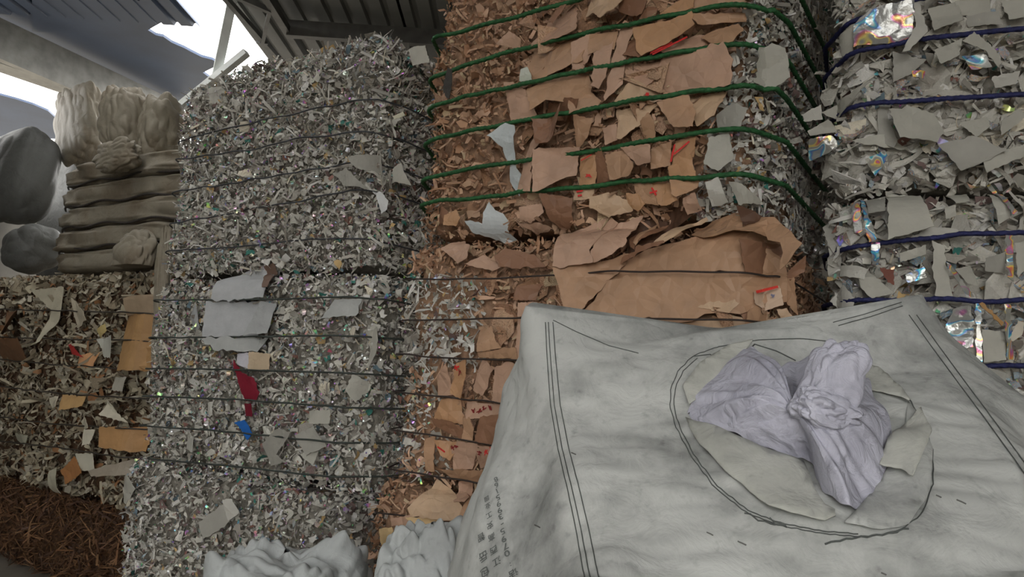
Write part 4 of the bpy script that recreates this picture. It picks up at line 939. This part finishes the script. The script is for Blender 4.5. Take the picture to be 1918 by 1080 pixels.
for ls, lsm, rsm, rs, sag in ROWS:
    r = [at_y(*ls), None, at_y(*lsm)]
    r[1] = (r[0] * .5 + r[2] * .5) + np.array([-.03, -.01, .0])
    for sfr, dy in zip((.12, .25, .5, .75, .9), sag):
        x, y, Y = [lsm[k] + (rsm[k] - lsm[k]) * sfr for k in range(3)]
        r.append(at_y(x, y + dy, Y - .05 * math.sin(math.pi * sfr)))
    q, e = at_y(*rsm), at_y(*rs)
    r += [q, q * .5 + e * .5 + np.array([.015, -.01, .01]), e]
    l0 = r[0]; zb = min(l0[2], e[2]) - .02
    r += [np.array([e[0] - .04, 2.06, zb]), np.array([e[0] * .66 + l0[0] * .34, 2.12, zb]), np.array([e[0] * .33 + l0[0] * .67, 2.16, zb]), np.array([l0[0] + .05, 2.18, zb])]
    rings.append(np.array(r))
for z, k in ((.62, 1.03), (.2, 1.02), (.0, .94)):
    q = rings[7].copy(); c = q.mean(0); q[:, :2] = c[:2] + (q[:, :2] - c[:2]) * k; q[:, 2] = z; q[:, 1] = np.clip(q[:, 1], 1.0, 2.18); rings.append(q)
rings = np.array(rings); NR, NC = rings.shape[:2]
tr_, tc_ = np.linspace(0, NR - 1.0001, 120), np.linspace(0, NC, 220, endpoint=False)
G1 = catmull(rings, tr_); G1 = np.swapaxes(catmull(np.swapaxes(G1, 0, 1), tc_, True), 0, 1)      # (120,220,3)
def grid_normals(Gd):
    du = np.gradient(Gd, axis=1); dv = np.gradient(Gd, axis=0); n = np.cross(du, dv); return n / (np.linalg.norm(n, axis=2)[..., None] + 1e-9)
N1 = grid_normals(G1); N1 = N1 * np.sign((N1 * (CAM - G1)).sum(2).mean())
front = ((N1 * (CAM - G1)).sum(2) > 0)
c0 = G1.mean((0, 1)); N1 = np.where(((G1 - c0) * N1).sum(2)[..., None] < 0, -N1, N1)
flatp = G1.reshape(-1, 3); PX, PY = project(flatp)
HOLE = [(1292,776),(1330,715),(1413,648),(1500,652),(1590,640),(1660,700),(1712,785),(1650,885),(1600,955),(1560,960),(1500,872),(1400,835),(1330,812)]
ins = inside(PX, PY, HOLE) & front.ravel()
hx, hy = 1500, 800
dist = np.full(len(PX), 1e9)
for i in range(len(HOLE)):
    (x0, y0), (x1, y1) = HOLE[i], HOLE[(i + 1) % len(HOLE)]
    t = np.clip(((PX - x0) * (x1 - x0) + (PY - y0) * (y1 - y0)) / ((x1 - x0) ** 2 + (y1 - y0) ** 2), 0, 1)
    dist = np.minimum(dist, np.hypot(PX - x0 - t * (x1 - x0), PY - y0 - t * (y1 - y0)))
dep = np.where(ins, np.clip(dist / 60, 0, 1), 0)
wa, wb, wc = Waves(61, 11, 6), Waves(62, 32, 7), Waves(63, 5, 5)
rot = np.array([[.9, .3, .3], [.2, 2.2, .4], [.5, -.4, 1.9]])
disp = .014 * wa(flatp @ rot) * (.4 + .6 * (wc(flatp) > 0)) + .0035 * np.abs(wb(flatp @ rot)) + .006 * wc(flatp)
seamd = np.minimum(np.abs(PX - (1032 + (PY - 592) * .165)), 60) / 60                      # the seam pulls the cloth in
disp = disp - .012 * (1 - seamd) ** 2 * front.ravel()
flat2 = flatp + N1.reshape(-1, 3) * (disp - .075 * dep * dep * (3 - 2 * dep))[:, None]
flat2[:, 2] = np.maximum(flat2[:, 2], 0)
bag_o = np.array([.55, 1.75, 0.0])
nr_, nc_ = 120, 220
i, j = np.meshgrid(np.arange(nr_ - 1), np.arange(nc_), indexing='ij'); j2 = (j + 1) % nc_
BF = np.stack([i * nc_ + j, (i + 1) * nc_ + j, (i + 1) * nc_ + j2, i * nc_ + j2], -1).reshape(-1, 4)
BFl = [list(map(int, f)) for f in BF]
tc0 = len(flat2); topc = flat2[:nc_].mean(0) - np.array([0, 0, .03]); botc = flat2[-nc_:].mean(0)
flat3 = np.r_[flat2, [topc], [botc]]
BFl += [[k, (k + 1) % nc_, tc0] for k in range(nc_)] + [[(nr_ - 1) * nc_ + (k + 1) % nc_, (nr_ - 1) * nc_ + k, tc0 + 1] for k in range(nc_)]
bag = empty('jumbo_bag', tuple(bag_o))
tag(bag, 'large grey woven jumbo bag with tied spout standing in the foreground at right', 'bag')
me = mesh_np('bag_body', flat3 - bag_o, BFl, bagmat, True); link('bag_body', me, bag)
BV = BVHTree.FromPolygons([Vector(v) for v in flat3], BFl)
def on_bag(x, y, lift=.003):
    d = Vector(ray(x, y)); h = BV.ray_cast(Vector(CAM), d)
    if h[0] is None: return None
    n = h[1]
    if n.dot(d) > 0: n = -n
    return np.array(h[0] + n * lift), np.array(n)
def dens(pts, step=9):
    return resample(np.array(pts, float), step)
def stitch(pts, rad, color, name='stitching', step=9, wob=0.0, lift=.002):
    P = []
    for k, (x, y) in enumerate(dens(pts, step)):
        h = on_bag(x + wob * math.sin(k * 1.7), y + wob * math.cos(k * 2.3), lift)
        if h is not None: P.append(h[0])
    if len(P) < 3: return
    V, F = tube_np(np.array(P), rad, 5); return link(name, mesh_np(name, V - bag_o, F, M['wire'], True), bag, color)
TH = (88, 92, 90)
SEAM = [(1030,604),(1035,672),(1043,760),(1058,840),(1078,920),(1096,1000),(1112,1085)]
for dx in (-14, -5, 9): stitch([(x + dx * (.6 + (y - 600) / 900), y) for x, y in SEAM], .0011, TH)
RS_ = [(1702,590),(1745,650),(1796,720),(1848,790),(1900,862),(1930,905)]
for dx in (0, 14): stitch([(x + dx, y) for x, y in RS_], .0011, TH)
stitch([(1560,604),(1620,588),(1688,566)], .0011, TH); stitch([(1570,610),(1630,593),(1690,573)], .0011, TH)
stitch([(1036,600),(1080,622),(1140,648),(1196,662)], .0011, TH)
CIR = [(1345,650),(1300,666),(1272,692),(1257,725),(1255,762),(1266,800),(1295,856),(1340,915),(1400,962),(1460,984),(1540,1000),(1610,1006),(1680,998),(1728,962),(1748,905),(1747,845),(1732,795),(1705,752),(1672,712),(1632,688)]
stitch(CIR, .0011, TH, wob=.8); stitch([(x + (1500 - x) * .03, y + (825 - y) * .03) for x, y in CIR[1:12]], .0011, TH, wob=.8)
stitch([(1345,650),(1420,637),(1500,634),(1560,640)], .0011, TH)
stitch([(1290,776),(1330,730),(1360,705),(1413,645)], .0018, (84, 84, 84)); stitch([(1413,645),(1455,658),(1490,676)], .0015, TH)
stitch([(1395,960),(1430,978),(1475,986),(1440,972)], .0015, TH, wob=2); stitch([(1545,1018),(1600,1008),(1660,1000),(1700,990)], .0018, TH, wob=1.5)
stitch([(1300,668),(1330,664),(1370,690),(1430,672)], .0011, TH)
for (x, y, k) in ((1330,1000,6), (1390,1017,8), (1758,930,5), (1800,940,9), (1075,850,4), (1008,985,5), (1655,1075,5)):
    stitch([(x - k, y - k * .4), (x, y), (x + k, y + k * .5)], .0013, (104, 104, 100), 'dark_smudge', 3)

def bag_patch(outline, lift, mat, name, bulge=.02, edge=None, n=14):
    """a cloth flap over the bag: outline in photo pixels, laid on the bag surface"""
    P = np.array(outline, float); lo, hi = P.min(0), P.max(0); st = max(hi - lo) / n
    B = dens(np.r_[P, P[:1]], st)[:-1]; nb = len(B)
    Gd = [(a, b) for a in np.arange(lo[0] + st / 2, hi[0], st) for b in np.arange(lo[1] + st / 2, hi[1], st)]
    vs, es, fs, *_ = delaunay_2d_cdt([Vector(map(float, q)) for q in list(B) + Gd], [], [list(range(nb))], 1, 1e-5)
    Q = np.array([[v.x, v.y] for v in vs])
    hits = [on_bag(x, y, 0) for x, y in Q]
    W3 = np.array([h[0] if h else at_y(x, y, 1.6) for h, (x, y) in zip(hits, Q)])
    nrm = np.mean([h[1] for h in hits if h], axis=0); nrm /= np.linalg.norm(nrm)
    A_ = np.c_[Q, np.ones(len(Q))]; dcur = W3 @ nrm; sol = np.linalg.lstsq(A_, dcur, rcond=None)[0]; dfit = np.maximum(A_ @ sol, dcur)
    wv = Waves(len(Q), .05, 5); wv2 = Waves(len(Q) + 3, .13, 5)
    W3 = W3 + nrm * ((dfit - dcur) + lift + bulge * (.35 * wv(Q) + .12 * np.abs(wv2(Q))))[:, None]
    me = mesh_np(name, W3 - bag_o, [list(f) for f in fs], mat, True); o = link(name, me, bag)
    so = o.modifiers.new('thickness', 'SOLIDIFY'); so.thickness = .0025; so.offset = 0
    return o
bag_patch([(1284,782),(1330,806),(1400,838),(1470,868),(1505,876),(1520,905),(1545,952),(1572,970),(1552,984),(1490,975),(1430,955),(1360,890),(1305,835)], .012, flapmat, 'spout_flap', .02)
bag_patch([(1645,891),(1662,848),(1700,800),(1722,780),(1742,835),(1728,872),(1706,914),(1688,898)], .03, flapmat, 'spout_flap', .03)
bag_patch([(1290,770),(1360,705),(1412,646),(1365,650),(1310,685),(1278,730)], .008, flapmat, 'spout_flap', .01)
bag_patch([(1600,662),(1640,690),(1690,735),(1706,758),(1650,738),(1610,730)], .01, flapmat, 'spout_flap', .02)
bag_patch([(1700,752),(1722,780),(1745,850),(1740,930),(1700,985),(1640,998),(1580,985),(1600,965),(1650,900),(1690,850)], .004, bagmat, 'spout_flap', .01)

# the tied liner: pleats gathered to a knot
kn = on_bag(1487, 772, 0); kN = np.array([0, -.75, .66]); kC = at_y(1487, 772, 1.48)
BND = [(1292,778),(1312,740),(1345,705),(1375,678),(1412,650),(1440,700),(1475,690),(1520,668),(1570,655),(1618,700),(1640,760),(1668,820),(1660,880),(1640,925),(1605,958),(1572,962),(1545,925),(1515,872),(1460,856),(1390,832),(1335,812)]
bp_ = np.array([(on_bag(x, y, .012)[0]) for x, y in BND]); nb_ = len(bp_)
NT, NRD = 260, 30; tt = np.linspace(0, nb_, NT, endpoint=False); bd = catmull(bp_, tt, True)
th = tt / nb_ * 2 * np.pi; V = []
for k in range(NRD):
    t = (k / (NRD - 1)); t2 = .03 + .97 * t
    base = kC + (bd - kC) * t2
    ple = (.009 * np.sin(th * 13 + 3.5 * np.sin(th * 2 + t) + 1.5 * t) + .004 * np.sin(th * 29 + 2 * np.sin(th * 5)) + .014 * np.sin(th * 5 + 3.5 * t + 1) + .006 * np.sin(th * 9 - 7 * t)) * (t2 * (1.3 - t2)) * 2.2
    pu = .05 * np.sin(np.pi * t ** .8) * (.6 + .4 * np.sin(th * 2 + .6))
    V.append(base + kN * (ple + pu)[:, None])
V = np.array(V).reshape(-1, 3)
i, j = np.meshgrid(np.arange(NRD - 1), np.arange(NT), indexing='ij'); j2 = (j + 1) % NT
F = np.stack([i * NT + j, i * NT + j2, (i + 1) * NT + j2, (i + 1) * NT + j], -1).reshape(-1, 4)
link('gathered_spout', mesh_np('gathered_spout', V - bag_o, F, clothmat, True), bag)

def crumpled(center, axes, seed, amp=.16, freq=7.0, nth=110, nph=70, boxy=.8, ridge=.1, stretch=(1, 1, 1)):
    """closed crumpled cloth lump; axes: 3x3 rows = half-axis vectors"""
    u = np.linspace(0, 2 * np.pi, nth, endpoint=False); v = np.linspace(.001, np.pi - .001, nph)
    vv, uu = np.meshgrid(v, u, indexing='ij')
    sp = lambda a: np.sign(a) * np.abs(a) ** boxy
    X = np.stack([sp(np.sin(vv)) * sp(np.cos(uu)), sp(np.sin(vv)) * sp(np.sin(uu)), sp(np.cos(vv))], -1).reshape(-1, 3)
    X0 = X; X = X * np.array(stretch)
    w1_, w2_, w3_ = Waves(seed, freq * .5, 6), Waves(seed + 1, freq, 6), Waves(seed + 2, freq * 2.2, 7)
    rr = 1 + amp * w1_(X) + ridge * (np.abs(w2_(X + .15 * np.c_[w1_(X), w1_(X + 3), w1_(X + 7)])) - .6) + ridge * .45 * (np.abs(w3_(X)) - .6)
    P = center + (X0 * rr[:, None]) @ np.asarray(axes)
    i, j = np.meshgrid(np.arange(nph - 1), np.arange(nth), indexing='ij'); j2 = (j + 1) % nth
    F = np.stack([i * nth + j, (i + 1) * nth + j, (i + 1) * nth + j2, i * nth + j2], -1).reshape(-1, 4)
    return P, F
def diag(a, b, c): return np.diag([a, b, c])
c1 = at_y(1556, 705, 1.47); P, F = crumpled(c1, np.array([[.050, 0, .0], [.0, .045, .02], [.040, .0, .080]]), 301, .17, 3.4, ridge=.2, stretch=(1.5, 1.5, 1.0))
link('tied_spout_end', mesh_np('tied_spout_end', P - bag_o, F, clothmat, True), bag)
c1 = at_y(1548, 768, 1.43); P, F = crumpled(c1, np.array([[.058, 0, -.012], [.0, .04, .01], [.006, .0, .032]]), 311, .17, 3.4, ridge=.2, stretch=(1.0, 1.5, 1.5))
link('tied_spout_end', mesh_np('tied_spout_end', P - bag_o, F, clothmat, True), bag)
P, F = crumpled(kC + kN * .012, np.diag([.016, .016, .020]), 321, .1, 6, 40, 24)
link('spout_knot', mesh_np('spout_knot', P - bag_o, F, clothmat, True), bag)

# print on the bag's left side
def glyph_mesh(ch):
    cu_ = bpy.data.curves.new('t', 'FONT'); cu_.body = ch; cu_.align_x = 'CENTER'; cu_.resolution_u = 2; cu_.offset = .012
    o = bpy.data.objects.new('t', cu_); C.objects.link(o)
    dg = bpy.context.evaluated_depsgraph_get(); ev = o.evaluated_get(dg); me = ev.to_mesh()
    V = np.array([v.co[:2] for v in me.vertices]).reshape(-1, 2); F = [list(p.vertices) for p in me.polygons]
    ev.to_mesh_clear(); bpy.data.objects.remove(o); bpy.data.curves.remove(cu_)
    return V, F
def print_line(chars, pos, sizes, gx, gy, color=(104, 108, 106)):
    VV, FF = [], []
    for ch, (x, y), sz in zip(chars, pos, sizes):
        V, F = glyph_mesh(ch)
        if len(V) == 0: continue
        c = (V.min(0) + V.max(0)) / 2; b0 = len(VV); W = []
        for q in V:
            d = (q - c) * sz; X, Y = x + gx[0] * d[0] + gy[0] * d[1], y + gx[1] * d[0] + gy[1] * d[1]
            h = on_bag(X, Y, .0025); W.append(h[0] if h is not None else None)
        if any(q is None for q in W): continue
        VV += [q - bag_o for q in W]; FF += [[b0 + k for k in f] for f in F]
    if VV: link('printed_text', mesh_np('printed_text', VV, FF, M['print']), bag, color)
gx, gy = (-21., 13.), (6., 15.)
print_line('0795-3995168', [(951,1037),(948,1024),(945,1010),(943,995),(942,981),(939,968),(937,956),(935,944),(934,932),(932,920),(931,909),(930,898)], np.linspace(1.0, .72, 12), gx, gy)
print_line('话:', [(963, 1074), (958, 1057)], [1.0, .9], (-17., 11.), (4., 15.))
print_line('江西高安工业园', [(932,1052),(926,1030),(922,1006),(919,984),(917,965),(915,948),(913,934)], np.linspace(1.0, .6, 7), (-15., 10.), (3., 16.))
print_line('包岳智', [(910, 1072), (907, 1042), (903, 1006)], [1.1, 1.1, .9], (-15., 10.), (3., 18.))

# ------------------------------------------------------------------ sacks
def sack(name, label, cat, center, axes, seed, mat, group=None, base=None, **kw):
    P, F = crumpled(np.asarray(center), axes, seed, **kw)
    if base is not None: P[:, 2] = np.maximum(P[:, 2], base)
    o0 = np.array([center[0], center[1], P[:, 2].min()])
    o = link(name, mesh_np(name, P - o0, F, mat, True)); o.location = tuple(o0)
    return tag(o, label, cat, group)
GS = 'loose sacks around the bales'
p = at_y(535, 1060, 2.62); t = at_y(590, 1040, 2.62)[2]
sack('plastic_sack', 'white crumpled plastic sack below the left shredded bale at the bottom edge', 'sack', (p[0], p[1], t / 2), diag(.29, .24, t / 2 * 1.0), 401, sackmat, GS, 0, amp=.04, freq=6, boxy=.5, ridge=.09, stretch=(1.3, 1.3, 1.6), nth=200, nph=140)
p = at_y(808, 1000, 2.58); t = at_y(830, 985, 2.58)[2]
sack('plastic_sack', 'white crumpled plastic sack between the jumbo bag and loose brown paper', 'sack', (p[0], p[1], t / 2), diag(.18, .18, t / 2), 407, sackmat, GS, 0, amp=.04, freq=6, boxy=.55, ridge=.09, stretch=(1.3, 1.3, 1.6), nth=180, nph=140)

# ---- bundled woven sacks at far left
def on_far(px, py, back=.34): return line_pt(px, py, back)
a2, L2 = span((95, 400), (333, 400), .34)
ez = np.array([0, 0, 1.0]); ex3 = np.array([EX[0], EX[1], 0]); ex3 /= np.linalg.norm(ex3); ey3 = np.array([-ex3[1], ex3[0], 0])
sb0 = np.array([a2[0], a2[1], 2.17]) + ex3 * L2 / 2 + ey3 * .4
sb = empty('sack_bundle', tuple(sb0)); tag(sb, 'bundle of flattened yellowed woven sacks tied with dark cord in layers', 'bundle')
NL = 5; hl = .172
for k in range(NL):
    P, F = crumpled(np.array([0, 0, 0.0]), diag(1, 1, 1), 500 + k, amp=.03, freq=6, boxy=.38, ridge=.05, nth=160, nph=50)
    x, y, z = P[:, 0], P[:, 1], P[:, 2]
    notch = 1 - .30 * np.exp(-((x + .12) / .06) ** 2)
    X = (x * L2 / 2)[:, None] * ex3 + (y * .4 * (1 - .12 * np.exp(-((x + .12) / .05) ** 2)))[:, None] * ey3 + (z * hl * .55 * notch + hl * (k + .55))[:, None] * ez
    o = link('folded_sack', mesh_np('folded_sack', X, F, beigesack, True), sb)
    if k:
        u = np.linspace(-1.0, 1.0, 40); c = ex3[None] * (u * L2 / 2 * .98)[:, None] - ey3[None] * (.4 * (.99 - .25 * np.abs(u) ** 6))[:, None] + ez[None] * (hl * k + .02 + .012 * np.sin(u * 9 + k))[:, None]
        V, F = tube_np(c, .009, 6); link('cord', mesh_np('cord', V, F, M['rope'], True), sb, (62, 56, 52))
topz = 2.17 + NL * hl + .028
def ax(a, b, c, lean=0.0): return np.array([ex3 * a, ey3 * b, ez * c + ex3 * lean])
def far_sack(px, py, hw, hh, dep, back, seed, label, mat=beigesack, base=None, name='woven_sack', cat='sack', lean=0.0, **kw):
    """px, py centre and hw, hh half sizes in photo pixels; back = metres behind the front line of the stacks"""
    q = on_far(px, py, back); k = q[1] / FPX; cosf = .84
    kw.setdefault('amp', .09); kw.setdefault('freq', 4.0); kw.setdefault('boxy', .7); kw.setdefault('ridge', .12); kw.setdefault('stretch', (1.35, 1.35, 1.0))
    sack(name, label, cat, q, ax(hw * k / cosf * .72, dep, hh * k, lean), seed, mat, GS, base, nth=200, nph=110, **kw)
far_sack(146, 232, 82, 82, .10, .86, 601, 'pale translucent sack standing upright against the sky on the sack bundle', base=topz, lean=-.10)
far_sack(118, 388, 88, 150, .10, 1.09, 607, 'tall grey sack behind the sack bundle at far left', greysack, base=2.175, amp=.05, ridge=.07)
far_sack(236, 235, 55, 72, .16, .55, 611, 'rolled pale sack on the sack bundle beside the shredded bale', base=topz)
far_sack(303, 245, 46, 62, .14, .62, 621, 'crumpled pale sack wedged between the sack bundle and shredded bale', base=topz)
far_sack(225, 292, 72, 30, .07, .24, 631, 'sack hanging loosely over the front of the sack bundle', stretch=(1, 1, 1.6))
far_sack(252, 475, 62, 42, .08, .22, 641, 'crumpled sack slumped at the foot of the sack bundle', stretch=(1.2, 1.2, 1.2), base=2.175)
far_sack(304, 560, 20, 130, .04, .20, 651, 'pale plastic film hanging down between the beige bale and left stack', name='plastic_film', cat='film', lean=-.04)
far_sack(35, 330, 92, 88, .23, .52, 661, 'large dusty grey sack leaning at the far left under the roof', greysack, freq=3, ridge=.07, stretch=(1, 1, 1))
far_sack(60, 468, 62, 44, .2, .50, 671, 'dim grey sack below the large dusty sack at far left', greysack, freq=3, ridge=.08, stretch=(1, 1, 1), base=2.175)
